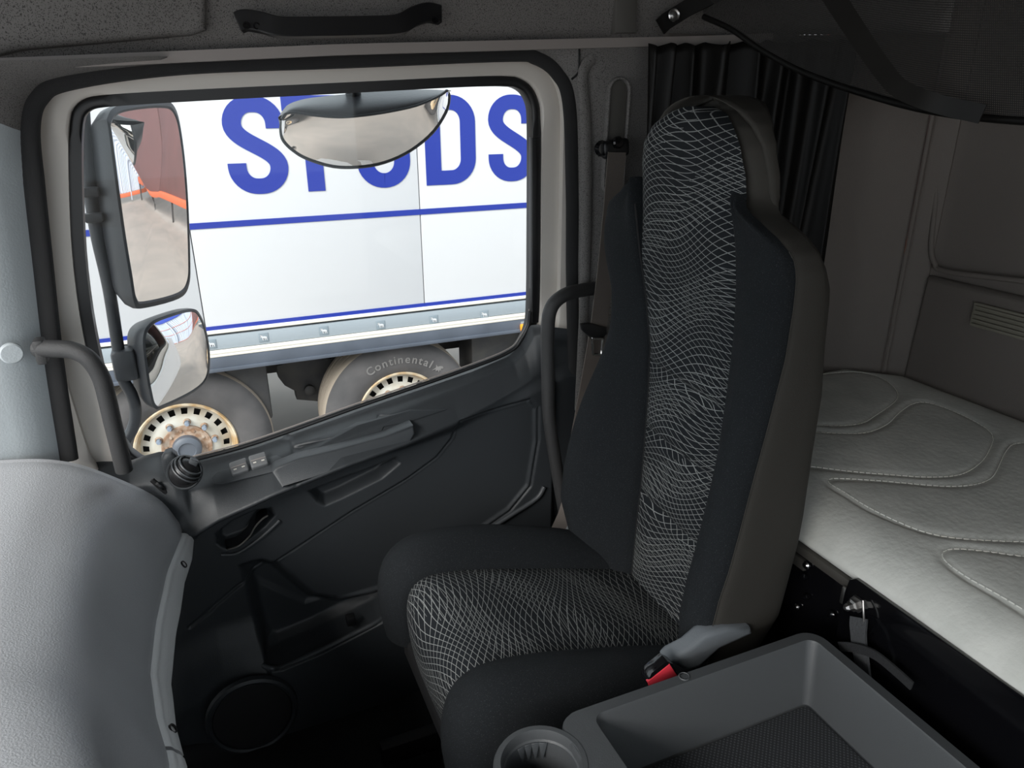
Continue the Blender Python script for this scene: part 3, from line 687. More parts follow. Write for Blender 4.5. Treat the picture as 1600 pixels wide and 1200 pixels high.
# grey shell: sides, back and the roll around the head
rws = []
zs2 = np.concatenate([np.linspace(.365, 1.0, 50), np.linspace(1.01, 1.27, 60), np.linspace(1.273, 1.312, 14)])
for z in zs2:
    xr = XR(z); hw = HW(z); head = float(sst(1.15, 1.19, z)); xo = XO(z)+.018
    wc = WCf(min(z, 1.297))
    if z > 1.21:
        hw = interp(z, [(1.21, .133), (1.25, .123), (1.275, .106), (1.292, .082), (1.303, .054), (1.309, .03), (1.312, .004)])
    fx = xo*(1-head)+(XC(z)+.010+.018*float(sst(1.0, 1.2, z)))*head; fy = (hw-.001)*(1-head)+max(wc-.014 if z < 1.297 else hw-.04, 0)*head
    half = [(fx, fy), (fx+.012-.004*head, fy+.004+.014*head), (fx+.04, hw+.003+.008*head), (xr-.025, hw-.004+.010*head), (xr-.005, hw-.03*min(1, hw/.1)), (xr+.003, hw*.45), (xr+.005, 0)]
    if False: half = [(a if i < 2 else a-(z-1.27)*.15, min(b, hw)) for i, (a, b) in enumerate(half)]
    c_ = crv(half, 4); k_ = math.exp(-((z-.89)/.12)**2); rws.append([(a+max(0, (xr-.02-a)/(xr-.02-fx))*.030*k_ if a < xr-.02 else a, YC+b-.012*k_*min(1, b/.2), z) for a, b in c_] + [(a, YC-b, z) for a, b in c_[::-1][1:]])
grid('backrest_shell', rws, cloth_grey, seat, flip=True)
# cap over the top edge between centre panel and shell
# seam piping lines
for far in (1, 0):
    sg = 1 if far else -1
    tube('seam', [(XC(z)+.004, YC+sg*(WCf(z)+.001), z) for z in np.linspace(.40, 1.14, 60)], .0018, black_matt, seat, n=5)
    if not far: tube('edge_stitching', [(XO(z)+.0175, YC+sg*(HW(z)+.0015), z) for z in np.linspace(.42, 1.12, 60)], .0008, cloth_grey, seat, n=5)
# settle the head a little lower
for o in list(seat.children):
    for v in o.data.vertices:
        if v.co.z > 1.0: v.co.z -= .011*float(sst(1.0, 1.2, v.co.z))
recl_mat = mat('blue_grey_cover', (.15, .165, .18), .45, bump=(500, .2))
# recliner covers and buckle arm
rc = [at(x, y, 'Y', .700) for x, y in ((1045, 1036), (1055, 1026), (1080, 1013), (1102, 994), (1135, 983), (1175, 982), (1178, 992), (1125, 1016), (1094, 1044), (1072, 1050), (1056, 1040))]
slab('recliner_cover', rc, (0, .03, 0), recl_mat, seat, .008, 3)
slab('recliner_cover', [at(x, y, 'Y', 1.20) for x, y in ((878, 846), (893, 820), (908, 802), (912, 808), (902, 828), (893, 848))], (0, .012, 0), plast_grey, seat, .003)
bu = slab('belt_buckle', [at(x, y, 'Y', .676) for x, y in ((1011, 1068), (1018, 1052), (1043, 1033), (1053, 1038), (1062, 1060), (1050, 1078), (1022, 1082))], (0, .02, 0), black_gloss, seat, .003)
slab('release_button', [at(x, y, 'Y', .6745) for x, y in ((1012, 1066), (1047, 1038), (1059, 1056), (1044, 1074), (1018, 1080))], (0, .006, 0), red_plastic, bu, .002)
# ================================================================ SEAT BELT
sb = empty('seat_belt', (.83, 1.37, .3)); tag(sb, 'brown-grey seat belt hanging from the pillar guide behind the seat', 'seat belt')
g0 = at(961, 232, 'Y', 1.365)
gd = box('guide_loop', g0, (.062, .018, .036), black, sb, .008, rotm('Y', -6), 3); lathe('guide_bolt', [(.012, 0), (.012, .006), (.009, .009), (0, .010)], g0+np.array([-.002, -.01, .012]), (0, -1, .1), black_gloss, gd, 18)
lathe('loop_end', [(.012, -.01), (.016, 0), (.012, .01)], at(940, 232, 'Y', 1.36), (0, -1, 0), black_gloss, gd, 16)
bpth = [at(964, 238, 'Y', 1.352), at(957, 320, 'Y', 1.35), at(947, 420, 'Y', 1.347), at(937, 500, 'Y', 1.343), at(920, 600, 'Y', 1.335), at(905, 680, 'Y', 1.32), at(898, 770, 'Y', 1.30), at(884, 805, 'Y', 1.28), at(870, 832, 'Y', 1.25)]
sd = [(1, .1, 0)]*6 + [(.8, -.5, 0), (.4, -.8, .2), (.2, -.9, .3)]
ribbon('webbing', bpth, sd, .044, .0022, belt_mat, sb)
tg = empty('x'); bpy.data.objects.remove(tg)
tgo = slab('tongue_grip', [at(x, y, 'Y', 1.331) for x, y in ((909, 507), (922, 505), (948, 512), (949, 522), (941, 530), (926, 530), (911, 517))], (0, .012, 0), black, sb, .003)
tr_ = [at(x, y, 'Y', 1.328) for x, y in ((925, 529), (942, 529), (940, 554), (927, 554))]
for a, b in zip(tr_, tr_[1:]+tr_[:1]): tube('tongue_plate', [a, b], .0030, steel, tgo, n=6)
box('lower_anchor', at(869, 838, 'Y', 1.24), (.03, .02, .03), black, sb, .004)

# ================================================================ CURTAIN
NXC, NZC = 150, 40; rws = []
for j in range(NZC+1):
    t = j/NZC; r_ = []
    for i in range(NXC+1):
        s_ = i/NXC; x = .858+s_*(.452+.0*t)
        ztop = zs(x)-.008-.008*abs(math.sin(s_*31)); z = ztop+(.70-ztop)*t
        base = interp(x, [(.85, 1.368), (.9, 1.372), (1.05, 1.368), (1.12, 1.35), (1.25, 1.30), (1.35, 1.24), (1.45, 1.17)])
        amp = .010+.012*math.sin(s_*3.1+.4)**2
        y = base-.012-amp*(1+math.sin(s_*52+2.2*math.sin(s_*7+t*1.1)+.7*t))*(.6+.6*math.sin(s_*11+1)**2) - .006*math.sin(s_*23+t*5)
        x += .006*math.cos(s_*60+t)-(.012*t*s_)
        r_.append((x, y, z))
    rws.append(r_)
ct = grid('curtain', rws, curtain_mat, thick=.002); tag(ct, 'black gathered curtain hanging behind the seat', 'curtain')

# ================================================================ OVERHEAD NET
net = empty('overhead_net', (1.0, 1.36, 1.45)); tag(net, 'black mesh storage net slung across the upper right corner', 'net')
EDG = [(1062, 22), (1100, 26), (1142, 45), (1190, 78), (1245, 108), (1300, 130), (1370, 152), (1430, 168), (1500, 180), (1600, 189), (1720, 192)]
XE = [.985, .99, 1.0, 1.02, 1.04, 1.055, 1.07, 1.08, 1.09, 1.10, 1.10]
ed = [at(x, y, 'X', d) for (x, y), d in zip(EDG, XE)][1:]
edc = crv(ed, 6); rws = []; uvs = []
for t in np.linspace(0, 1, 16):
    r_ = []; uu = []
    for i, p in enumerate(edc):
        q = np.array(p); k = i/len(edc)
        r_.append((q[0]-.30*t+.05*math.sin(t*math.pi), q[1]-.04*t*(1-k), q[2]+(1.79-q[2])*t-.03*math.sin(t*math.pi)*k)); uu.append((k*.9, t*.45))
    rws.append(r_); uvs.append(uu)
grid('mesh_sheet', rws, net_mat, net, uvs)
tube('hem', edc, .006, curtain_mat, net, n=8)
stp = [at(x, y, 'X', d) for x, y, d in ((1300, -20, .83), (1345, 50, .90), (1385, 108, .96), (1415, 140, 1.0), (1470, 162, 1.05), (1540, 178, 1.075))]
sw_ = crv([p+np.array([-.02, -.01, .0]) for p in stp], 6)
ribbon('sewn_strap', sw_, [np.cross(sw_[min(i+1, len(sw_)-1)]-sw_[max(i-1, 0)], sw_[i]-CP) for i in range(len(sw_))], .026, .003, curtain_mat, net)
a0 = at(1040, 34, 'Y', 1.365); a1 = at(1075, 12, 'Y', 1.35); a2 = at(1130, -15, 'Y', 1.30)
ribbon('anchor_strap', [a0+np.array([-.012, 0, -.01]), a0, a1, a2], (.3, 0, 1), .032, .004, curtain_mat, net)
st0 = at(1052, 24, 'Y', 1.35); stud = lathe('snap_stud', [(.0115, 0), (.0125, .004), (.0105, .006), (.0075, .004), (.0055, .004), (.005, .008), (0, .009)], st0, (-.1, -1, .05), steel, net, 20)

# ================================================================ BUNK
ma = empty('bunk_mattress', (1.17, .3, .61)); tag(ma, 'off-white plush bunk mattress with stitched wavy quilting', 'mattress')
ZM = .685; XF, XB, YE = .835, 1.508, 1.25
NX2, NY2 = 200, 300
def mtx(y): return XB - .30*max(0, y-1.135)**1.0*3 if y > 1.135 else XB
gx = np.linspace(0, 1, NX2); gy = np.linspace(-.74, YE, NY2)
PA = [[(1255, 590), (1300, 583), (1345, 582), (1380, 592), (1402, 612), (1398, 628), (1370, 648), (1345, 662), (1300, 666), (1250, 662)],
      [(1250, 674), (1300, 677), (1350, 677), (1385, 664), (1405, 645), (1430, 630), (1460, 632), (1510, 652), (1550, 678), (1545, 705), (1530, 725), (1500, 742), (1450, 746), (1390, 742), (1330, 737), (1250, 727)],
      [(1640, 690), (1600, 692), (1580, 696), (1568, 712), (1560, 730), (1548, 748), (1520, 758), (1470, 760), (1380, 752), (1310, 748), (1295, 750), (1298, 757), (1320, 770), (1360, 795), (1420, 823), (1470, 838), (1540, 845), (1640, 848)],
      [(1650, 870), (1600, 870), (1540, 862), (1490, 858), (1472, 865), (1480, 880), (1510, 902), (1560, 930), (1620, 965), (1700, 1005)]]
paths = [[at(x, y, 'Z', ZM-.002) for x, y in crv(p, 3)] for p in PA]
V = []
gv = np.zeros((NY2, NX2, 3))
for j, y in enumerate(gy):
    xb = mtx(y)
    for i, s_ in enumerate(gx):
        x = XF+(xb-XF)*s_; dF = x-XF; z = ZM-.045*math.exp(-(dF/.035))+.006*math.sin(y*14)*math.exp(-dF/.1)
        dE = min(xb-x, YE-y); z -= .02*math.exp(-(max(dE, 0)/.02))
        gv[j, i] = (x, y, z)
dist = np.full((NY2, NX2), 9.0)
for pth in paths:
    for a, b in zip(pth[:-1], pth[1:]):
        e_ = (b-a)[:2]; L2 = e_@e_+1e-12; t = np.clip(((gv[..., 0]-a[0])*e_[0]+(gv[..., 1]-a[1])*e_[1])/L2, 0, 1)
        dist = np.minimum(dist, np.hypot(gv[..., 0]-a[0]-t*e_[0], gv[..., 1]-a[1]-t*e_[1]))
gv[..., 2] += .0022*(1-np.exp(-(dist/.025)))-.003*np.exp(-(dist/.006)**2)
rws = []
for j in range(NY2):
    r_ = [tuple(gv[j, 0]+np.array(d)) for d in ((.012, 0, .61-gv[j, 0, 2]), (-.002, 0, .622-gv[j, 0, 2]), (-.006, 0, -.008))] + [tuple(p) for p in gv[j]]
    rws.append(r_)
grid('mattress_body', rws, mattress_mat, ma, flip=False)
endr = [r for r in rws[-1]]; grid('mattress_end', [[(p[0], YE, .61) for p in endr], endr], mattress_mat, ma, flip=True)
for pth in paths:
    vs = []; fs = []
    P = pth; L_ = [0]
    for a, b in zip(P[:-1], P[1:]): L_.append(L_[-1]+np.linalg.norm(b-a))
    tot = L_[-1]; n_ = int(tot/.010)
    for k in range(n_):
        s0 = k*.010; s1_ = s0+.0075
        q0 = np.array([np.interp(s0, L_, [p[c] for p in P]) for c in range(3)]); q1 = np.array([np.interp(s1_, L_, [p[c] for p in P]) for c in range(3)])
        T_ = q1-q0; nn = np.linalg.norm(T_)
        if nn < 1e-6: continue
        sd_ = np.cross(T_/nn, (0, 0, 1))*.0008; b0 = len(vs)
        for qq in (q0, q1):
            vs += [qq+sd_, qq+np.array([0, 0, .0015]), qq-sd_]
        fs += [(b0, b0+1, b0+4, b0+3), (b0+1, b0+2, b0+5, b0+4), (b0, b0+2, b0+1), (b0+3, b0+4, b0+5)]
    o = mesh('stitching', vs, fs, thread_mat, ma, False); o['kind'] = 'stuff'
bf = empty('sleeper_bunk', (1.1, .3, .3)); tag(bf, 'black steel bunk base below the mattress with bolts and bracket', 'bunk base')
box('top_deck', (1.175, .30, .598), (.64, 1.86, .016), black, bf, .002)
box('front_beam', (.862, .98, .40), (.012, .62, .38), black_gloss, bf, .002)
box('edge_rail', (.846, .96, .601), (.016, .62, .016), chrome_dull if 0 else mat('dark_taupe_rail', (.06, .056, .05), .5), bf, .002)
# lower lift-up plate with rounded corner standing proud of the mattress edge
py = .655
plate = [(.822, py, .47), (.822, py-.002, .60), (.822, py-.006, .625), (.822, py-.016, .633), (.822, -.6, .628), (.822, -.6, .40), (.822, py-.1, .40)]
slab('front_plate', plate, (.006, 0, 0), black_gloss, bf, .001)
bz = at(1335, 945, 'X', .815)
nb = lathe('hex_bolt', [(.013, 0), (.013, .004), (.0095, .004), (.0095, .012), (.006, .014), (.006, .022), (.003, .026), (0, .026)], (.822, bz[1], bz[2]), (-1, 0, 0), chrome_dull, bf, 6, sharp=20)
tube('bolt_washer', crv([(.816, bz[1]-.012, bz[2]+.016), (.812, bz[1]-.02, bz[2]), (.812, bz[1]-.024, bz[2]-.02), (.814, bz[1]-.018, bz[2]-.04)], 4), .0016, chrome_dull, bf, n=6)
box('hinge_tab', at(1318, 930, 'X', .83), (.006, .008, .03), chrome_dull, bf, .002)
for x, y, r in ((1261, 883, .0055), (1246, 948, .0045), (1258, 900, .004), (1262, 932, .004), (1300, 960, .006)):
    p = at(x, y, 'X', .852); lathe('bolt', [(r*1.3, 0), (r*1.3, .003), (r*.8, .006), (0, .007)], p, (-1, 0, .1), steel if y in (883, 948) else black_gloss, bf, 12)
box('rail_bracket', at(1243, 872, 'X', .855), (.01, .05, .02), MATS['dark_taupe_rail'], bf, .002)
# strap and bag behind the tray
hs = empty('hanging_strap', (.8, .6, .45)); tag(hs, 'short black fabric strap hanging from the bunk bolt', 'strap')
sp1 = [at(x, y, 'X', d) for x, y, d in ((1342, 965, .812), (1341, 985, .806), (1343, 1010, .804), (1346, 1030, .803), (1350, 1060, .805))]
ribbon('webbing', crv(sp1, 5), (0, 1, .1), .026, .004, mat('grained_webbing', (.045, .047, .05), .85, bump=(300, .8)), hs)
bag = empty('folded_cover', (.84, .45, .3)); tag(bag, 'black ribbed fabric cover stuffed between the tray and bunk base', 'fabric cover')
rws = []
for y in np.linspace(.62, -.1, 60):
    r_ = []
    for a in np.linspace(0, math.pi, 20):
        rr_ = 1+.03*math.sin(y*180)
        r_.append((.803+.016*math.cos(a), y, .20+(.245+.03*math.sin(y*9))*math.sin(a)*rr_))
    rws.append(r_)
grid('cover_body', rws, black_matt, bag)
pth = [at(x, y, 'X', .795) for x, y in ((1312, 1010), (1335, 1012), (1365, 1022), (1395, 1045), (1425, 1072))]
ribbon('cover_binding', crv(pth, 5), (0, .3, 1), .014, .003, mat('dark_binding', (.014, .0145, .016), .85, bump=(300, .8)), bag)

# ================================================================ ENGINE TUNNEL + TRAY
tn = box('engine_tunnel', (.38, .33, .20), (.80, .62, .40), black_matt, None, .03); tag(tn, 'black engine tunnel under the storage tray', 'engine tunnel')
tray = empty('storage_tray', (.55, .35, .4)); tag(tray, 'slate grey plastic storage tray with round cup holder and dotted mat', 'tray')
ZR = .55
def rrect(x0, x1, y0, y1, r, n=6):
    o = []
    for cx, cy, a0 in ((x1-r, y1-r, 0), (x0+r, y1-r, 90), (x0+r, y0+r, 180), (x1-r, y0+r, 270)):
        for k in range(n+1): a = math.radians(a0+90*k/n); o.append((cx+r*math.cos(a), cy+r*math.sin(a)))
    return o
X0, X1, Y0, Y1 = .335, .770, .02, .654
def loops(name, L, m, parent, closeb=False):
    n = len(L[0]); vs = [p for l in L for p in l]; fs = [(i*n+k, i*n+(k+1) % n, (i+1)*n+(k+1) % n, (i+1)*n+k) for i in range(len(L)-1) for k in range(n)]
    if closeb: fs.append(tuple(range((len(L)-1)*n, len(L)*n)))
    bm = bmesh.new(); V = [bm.verts.new(tuple(map(float, v))) for v in vs]
    for f in fs: bm.faces.new([V[k] for k in f])
    return from_bm(name, bm, m, parent, sharp=32)
def lp_(x0, x1, y0, y1, r, z): return [(a, b, z) for a, b in rrect(x0, x1, y0, y1, r)]
ix = .05
loops('tray_body', [lp_(X0, X1, Y0, Y1, .03, .40), lp_(X0, X1, Y0, Y1, .03, ZR-.004), lp_(X0+.002, X1-.002, Y0+.002, Y1-.002, .029, ZR), lp_(X0+.045, X1-.018, Y0+.016, Y1-.018, .016, ZR+.001), lp_(X0+.047, X1-.020, Y0+.018, Y1-.020, .015, ZR-.002),
                    lp_(X0+.065, X1-.026, Y0+.03, Y1-.034, .012, .456), lp_(X0+.067, X1-.028, Y0+.032, Y1-.036, .011, .447), lp_(X0+.071, X1-.032, Y0+.036, Y1-.04, .01, .446)], plast_tray, tray, True)
slab('dotted_mat', [(a, b, .4475) for a, b in rrect(X0+.074, X1-.035, Y0+.04, Y1-.043, .006)], (0, 0, .003), dot_mat, tray, .001)
cc = at(846, 1192, 'Z', ZR)
cup = lathe('cup_holder', [(.0585, -.10), (.0585, -.004), (.056, .001), (.0495, .001), (.048, -.003), (.0465, -.012), (.0445, -.014), (.042, -.085), (0, -.088)], cc, (0, 0, 1), plast_tray, tray, 48)
for k in range(4):
    a = math.radians(62+k*13); bm = bmesh.new()
    d = np.array([math.cos(a), math.sin(a), 0]); t_ = np.array([-d[1], d[0], 0]); c_ = np.array(cc)
    P = [c_+d*.0450+t_*.0055+np.array([0, 0, -.014]), c_+d*.0450-t_*.0055+np.array([0, 0, -.014]), c_+d*.0415-t_*.0012+np.array([0, 0, -.036]), c_+d*.0415+t_*.0012+np.array([0, 0, -.036])]
    slab('grip_finger', P, -d*.003, plast_mid, cup, .0006)
rp = at(1069, 1057, 'Z', ZR+.001); lathe('rim_mark', [(.0065, 0), (.007, .0012), (.008, 0)], rp, (0, 0, 1), plast_tray, tray, 20)

# ================================================================ OUTSIDE: mirrors
arm = empty('side_mirror', (-.2, 1.7, .5)); tag(arm, 'black side mirror assembly with tall mirror above square wide-angle mirror', 'mirror')
YM = 1.80
tube('mirror_arm', crv([at(x, y, 'Y', YM) for x, y in ((128, 150), (136, 260), (150, 360), (170, 450), (184, 540), (192, 590), (205, 615), (212, 640), (208, 668), (190, 700), (170, 740), (150, 800))], 6), .013, mirror_housing, arm, n=14)
def mirror_unit(name, corners, yv, nrm, depth, bulge, parent, taper=.85):
    """housing with a glass face: outline on a plane through its centre with the given normal"""
    nrm = np.array(nrm, float); nrm /= np.linalg.norm(nrm)
    c = sum(np.array(at(x, y, 'Y', yv)) for x, y in corners)/len(corners)
    P = []
    for x, y in corners:
        d = fw+cr*(x-800)/F+cu*(600-y)/F; t = ((c-CP)@nrm)/(d@nrm); P.append(CP+d*t)
    P = crv(P, 5, True); c = sum(P)/len(P); n = len(P)
    rings_ = [[c+(p-c)*k - nrm*h for p in P] for k, h in ((taper*.6, depth), (taper, depth*.85), (1.02, depth*.35), (1.05, .012), (1.05, 0), (1.0, -.003), (.97, 0))]
    hs_ = loops(name, rings_[::-1], mirror_housing, parent, True)
    G = []; fs = []
    ks = np.linspace(.985, .02, 10)
    for k in ks:
        for p in P: G.append(c+(p-c)*k + nrm*(bulge*(1-k*k)+.0005))
    R_ = len(ks)
    fs = [(i*n+k, i*n+(k+1) % n, (i+1)*n+(k+1) % n, (i+1)*n+k) for i in range(R_-1) for k in range(n)] + [tuple(range((R_-1)*n, R_*n))]
    bm = bmesh.new(); V_ = [bm.verts.new(tuple(map(float, v))) for v in G]
    for f in fs: bm.faces.new([V_[k] for k in f])
    from_bm('mirror_glass', bm, mirror_mat, hs_, sharp=60)
    return hs_, c
mirror_unit('main_mirror', [(174, 215), (172, 190), (190, 172), (250, 165), (272, 175), (283, 220), (291, 300), (295, 400), (293, 440), (278, 460), (225, 474), (212, 468), (205, 430), (192, 350)], YM+.03, (.80, -.60, -.01), .09, .004, arm)
mirror_unit('wide_angle_mirror', [(226, 530), (236, 508), (260, 496), (298, 486), (312, 496), (322, 525), (326, 560), (322, 590), (302, 610), (258, 632), (243, 634), (236, 612), (230, 575)], YM+.03, (.70, -.71, -.05), .08, .022, arm)
box('arm_clamp', at(196, 568, 'Y', YM+.005), (.05, .05, .075), mirror_housing, arm, .01)
for x, y in ((140, 300), (147, 340)): box('clamp_rib', at(x, y, 'Y', YM-.02), (.035, .02, .02), mirror_housing, arm, .004)
km = empty('kerb_mirror', (.4, 1.8, 1.3)); tag(km, 'wide curved kerb mirror hanging outside the top of the door window', 'mirror')
def kerb():
    lo = [(440, 190), (439, 205), (443, 220), (458, 235), (480, 248), (520, 260), (560, 261), (600, 254), (640, 236), (675, 208), (697, 175), (702, 152), (700, 144)]
    hi = [(440, 186), (446, 178), (460, 176), (490, 180), (530, 183), (570, 180), (610, 174), (650, 165), (680, 153), (694, 145), (697, 142), (699, 142), (700, 143)]
    a = crv(lo, 4); b = crv(hi, 4); rws = []; rim = []
    for t in np.linspace(0, 1, 12):
        r_ = []
        for p, q in zip(a, b):
            s_ = t; x, y = p[0]*(1-s_)+q[0]*s_, p[1]*(1-s_)+q[1]*s_
            r_.append(at(x, y, 'Y', 1.80-.05*math.sin(s_*math.pi)+.05*s_-.0*s_))
        rws.append(r_)
    # the reflecting face looks down: shape it as a shallow bowl tilted towards the ground
    for j, r_ in enumerate(rws):
        t = j/11
        for i in range(len(r_)):
            p = r_[i]; k = (1.88-.16*t+.02*math.sin(t*math.pi))/p[1]; r_[i] = CP+(p-CP)*k
    grid('mirror_glass', rws, mirror_mat, km, flip=True)
    tube('mirror_rim', [r for r in rws[0]], .004, mirror_housing, km, n=6); tube('mirror_rim', [r for r in rws[-1]], .003, mirror_housing, km, n=6)
    top = rws[-1]; hrow = []
    up_ = [(440, 180), (448, 165), (470, 156), (500, 151), (540, 147), (580, 143), (620, 141), (655, 140), (680, 140), (694, 141), (697, 141), (699, 141), (700, 142)]
    u_ = crv(up_, 4)
    rows2 = []
    for t in np.linspace(0, 1, 8):
        r2 = []
        for p, (x, y) in zip(top, u_):
            e_ = at(x, y, 'Y', 1.80); e_ = CP+(e_-CP)*(1.79/1.80); q_ = np.array(p)*(1-t)+e_*t; q_[1] -= .025*math.sin(t*math.pi); r2.append(q_)
        rows2.append(r2)
    grid('mirror_housing', rows2, mirror_housing, km, flip=True)
    # back of the housing closes the shell
    rows3 = []
    for t in np.linspace(0, 1, 6):
        r3 = []
        for p, q in zip(rows2[-1], rws[0]):
            s_ = np.array(p)*(1-t)+np.array(q)*t; s_[1] += .07*math.sin(t*math.pi); r3.append(s_)
        rows3.append(r3)
    grid('housing_back', rows3, mirror_housing, km)
    tube('bracket', [at(552, 150, 'Y', 1.80), at(550, 120, 'Y', 1.74), at(548, 90, 'Y', 1.60), (.33, 1.53, 1.45)], .018, mirror_housing, km, n=10)
kerb()

# ================================================================ OUTSIDE: the parked trailer
YT = 4.5; GZ = -1.25
tl = empty('trailer', (0, YT+1.2, GZ)); tag(tl, 'white box trailer with large blue letters and stripes parked outside the window', 'trailer')
def tz(px, py): return at(px, py, 'Y', YT)[2]
zb_blue = tz(655, 480); ZT0 = tz(400, 514)
s1x = at(303, 400, 'Y', YT)[0]; s2x = at(658, 360, 'Y', YT)[0]
for a, b in ((-2.6, s1x-.0025), (s1x+.0025, s2x-.0025), (s2x+.0025, 4.4)):
    box('side_panel', ((a+b)/2, YT+.02, (ZT0+2.4)/2), (b-a, .04, 2.4-ZT0), trailer_white, tl, .004)
box('panel_backing', (.9, YT+.05, 1.1), (7, .02, 2.4), rail_grey, tl, 0)
box('cargo_body', (.9, YT+1.3, 1.1), (7, 2.4, 2.5), trailer_white, tl, 0)
zu = (tz(294, 351)+tz(826, 323))/2; zlb = (tz(150, 530)+tz(824, 462))/2
def stripe(z, h, x0=-2.6, x1=4.4): return box('stripe', ((x0+x1)/2, YT-.002, z), (x1-x0, .004, h), trailer_blue, tl, 0)
stripe(zu, .034); stripe(zlb, .028)
z1, z2, z3, z4 = tz(400, 517), tz(400, 538), tz(400, 549), tz(400, 572)
box('top_moulding', (.9, YT-.006, ZT0+.012), (7, .03, .02), rail_cream, tl, .005)
box('marker_band', (.9, YT, (z1+z2)/2), (7, .03, z1-z2), rail_grey, tl, .002)
box('cream_moulding', (.9, YT-.008, (z2+z3)/2+.008), (7, .04, (z2-z3)*.5), rail_cream, tl, .006); box('cream_moulding', (.9, YT-.004, (z2+z3)/2-.012), (7, .04, (z2-z3)*.5), rail_cream, tl, .006)
box('side_rail', (.9, YT+.01, (z3+z4)/2), (7, .06, z3-z4), rail_dark, tl, .006); box('rail_flange', (.9, YT-.018, z4+.012), (7, .02, .024), rail_dark, tl, .004)
# moose badges
MO = [(-.5, .02), (-.44, .14), (-.34, .16), (-.42, .30), (-.50, .44), (-.40, .40), (-.34, .48), (-.28, .38), (-.20, .46), (-.16, .32), (-.10, .20), (.10, .24), (.34, .16), (.44, .02), (.42, -.16), (.46, -.46), (.36, -.46), (.28, -.16), (.20, -.14), (.22, -.46), (.12, -.46), (.08, -.12), (-.06, -.12), (-.04, -.46), (-.14, -.46), (-.20, -.08), (-.28, .04), (-.40, .0)]
for x, y in ((412, 527.5), (506, 517), (595, 508), (678, 499.5), (757, 491.5), (330, 538)):
    p = at(x, y, 'Y', YT-.02); b_ = box('moose_badge', (p[0], YT-.017, p[2]), (.056, .003, .056), mat('badge_grey', (.20, .24, .27), .5) if 'badge_grey' not in MATS else MATS['badge_grey'], tl, .001)
    bm = bmesh.new(); f_ = bm.faces.new([bm.verts.new((p[0]+a*.044, YT-.0195, p[2]+b*.036)) for a, b in MO]); bmesh.ops.triangulate(bm, faces=[f_]); from_bm('moose_mark', bm, trailer_white, b_, False)
# letters
def stroke(name, path, wd, z, parent):
    P = [np.array(p, float) for p in path]; L_, R_ = [], []
    for i, p in enumerate(P):
        a = P[max(i-1, 0)]; b = P[min(i+1, len(P)-1)]; T_ = (b-a)/np.linalg.norm(b-a); n_ = np.array([-T_[1], T_[0]])
        ww = math.hypot(wd[0]*n_[0], wd[1]*n_[1]); L_.append(p+n_*ww/2); R_.append(p-n_*ww/2)
    bm = bmesh.new(); n = len(P)
    fr = [[bm.verts.new((q[0], YT-.004, q[1])) for q in side] for side in (L_, R_)]; bk_ = [[bm.verts.new((q[0], YT+.0005, q[1])) for q in side] for side in (L_, R_)]
    for i in range(n-1):
        bm.faces.new((fr[0][i], fr[0][i+1], fr[1][i+1], fr[1][i])); bm.faces.new((fr[0][i], bk_[0][i], bk_[0][i+1], fr[0][i+1])); bm.faces.new((fr[1][i], fr[1][i+1], bk_[1][i+1], bk_[1][i]))
    return from_bm(name, bm, trailer_blue, parent, False)
zb, zt_ = .795, 1.315; lw = (.098, .085)
def S_path(x0, x1):
    hw, m = lw[0]/2, (zb+zt_)/2; a, b = x0+hw, x1-hw; h = lw[1]/2; r = .10
    r = .103
    def arc(cx, cz, a0, a1): return [(cx+r*math.cos(math.radians(t)), cz+r*math.sin(math.radians(t))) for t in np.linspace(a0, a1, 10)]
    up_ = [(b, zt_-.17)] + arc(b-r, zt_-h-r, 0, 90) + arc(a+r, zt_-h-r, 90, 180)
    lo_ = arc(b-r, zb+h+r, 0, -90) + arc(a+r, zb+h+r, -90, -180) + [(a, zb+.17)]
    p0, p3 = np.array(up_[-1]), np.array(lo_[0]); p1 = p0+np.array([0, -.10]); p2 = p3+np.array([0, .10])
    bz_ = [tuple(p0*(1-t)**3+3*p1*t*(1-t)**2+3*p2*t*t*(1-t)+p3*t**3) for t in np.linspace(0, 1, 18)[1:-1]]
    return up_+bz_+lo_
stroke('letter_s', S_path(.212, .535), lw, 0, tl)
box('letter_t', (.682, YT-.002, (zb+zt_)/2), (.098, .0045, zt_-zb), trailer_blue, tl, 0); 
box('letter_t_bar', (.682, YT-.0022, zt_-.04), (.30, .0045, .08), trailer_blue, tl, 0)
h = .05; ru = .11
def arcp(cx, cz, r, a0, a1): return [(cx+r*math.cos(math.radians(t)), cz+r*math.sin(math.radians(t))) for t in np.linspace(a0, a1, 10)]
stroke('letter_u', [(.926+h, zt_), (.926+h, 1.0)] + arcp(.926+h+ru, zb+.042+ru, ru, 180, 270) + arcp(1.25-h-ru, zb+.042+ru, ru, 270, 360) + [(1.25-h, 1.0), (1.25-h, zt_)], lw, 0, tl)
dx0, dx1 = 1.345, 1.672
ld = box('letter_d', (dx0+h, YT-.002, (zb+zt_)/2), (.098, .0045, zt_-zb), trailer_blue, tl, 0)
stroke('letter_d_bowl', [(dx0+.09, zt_-.042)] + arcp(dx1-h-ru, zt_-.042-ru, ru, 90, 0) + arcp(dx1-h-ru, zb+.042+ru, ru, 0, -90) + [(dx0+.09, zb+.042)], lw, 0, tl)
stroke('letter_s', S_path(1.758, 2.08), lw, 0, tl)
# side marker lamp
p = at(817, 512, 'Y', YT-.03); ml = box('marker_lamp', p, (.035, .03, .05), amber, tl, .006); box('lamp_bracket', np.array(p)+np.array([.01, .02, .03]), (.05, .02, .03), rail_grey, ml, .003)
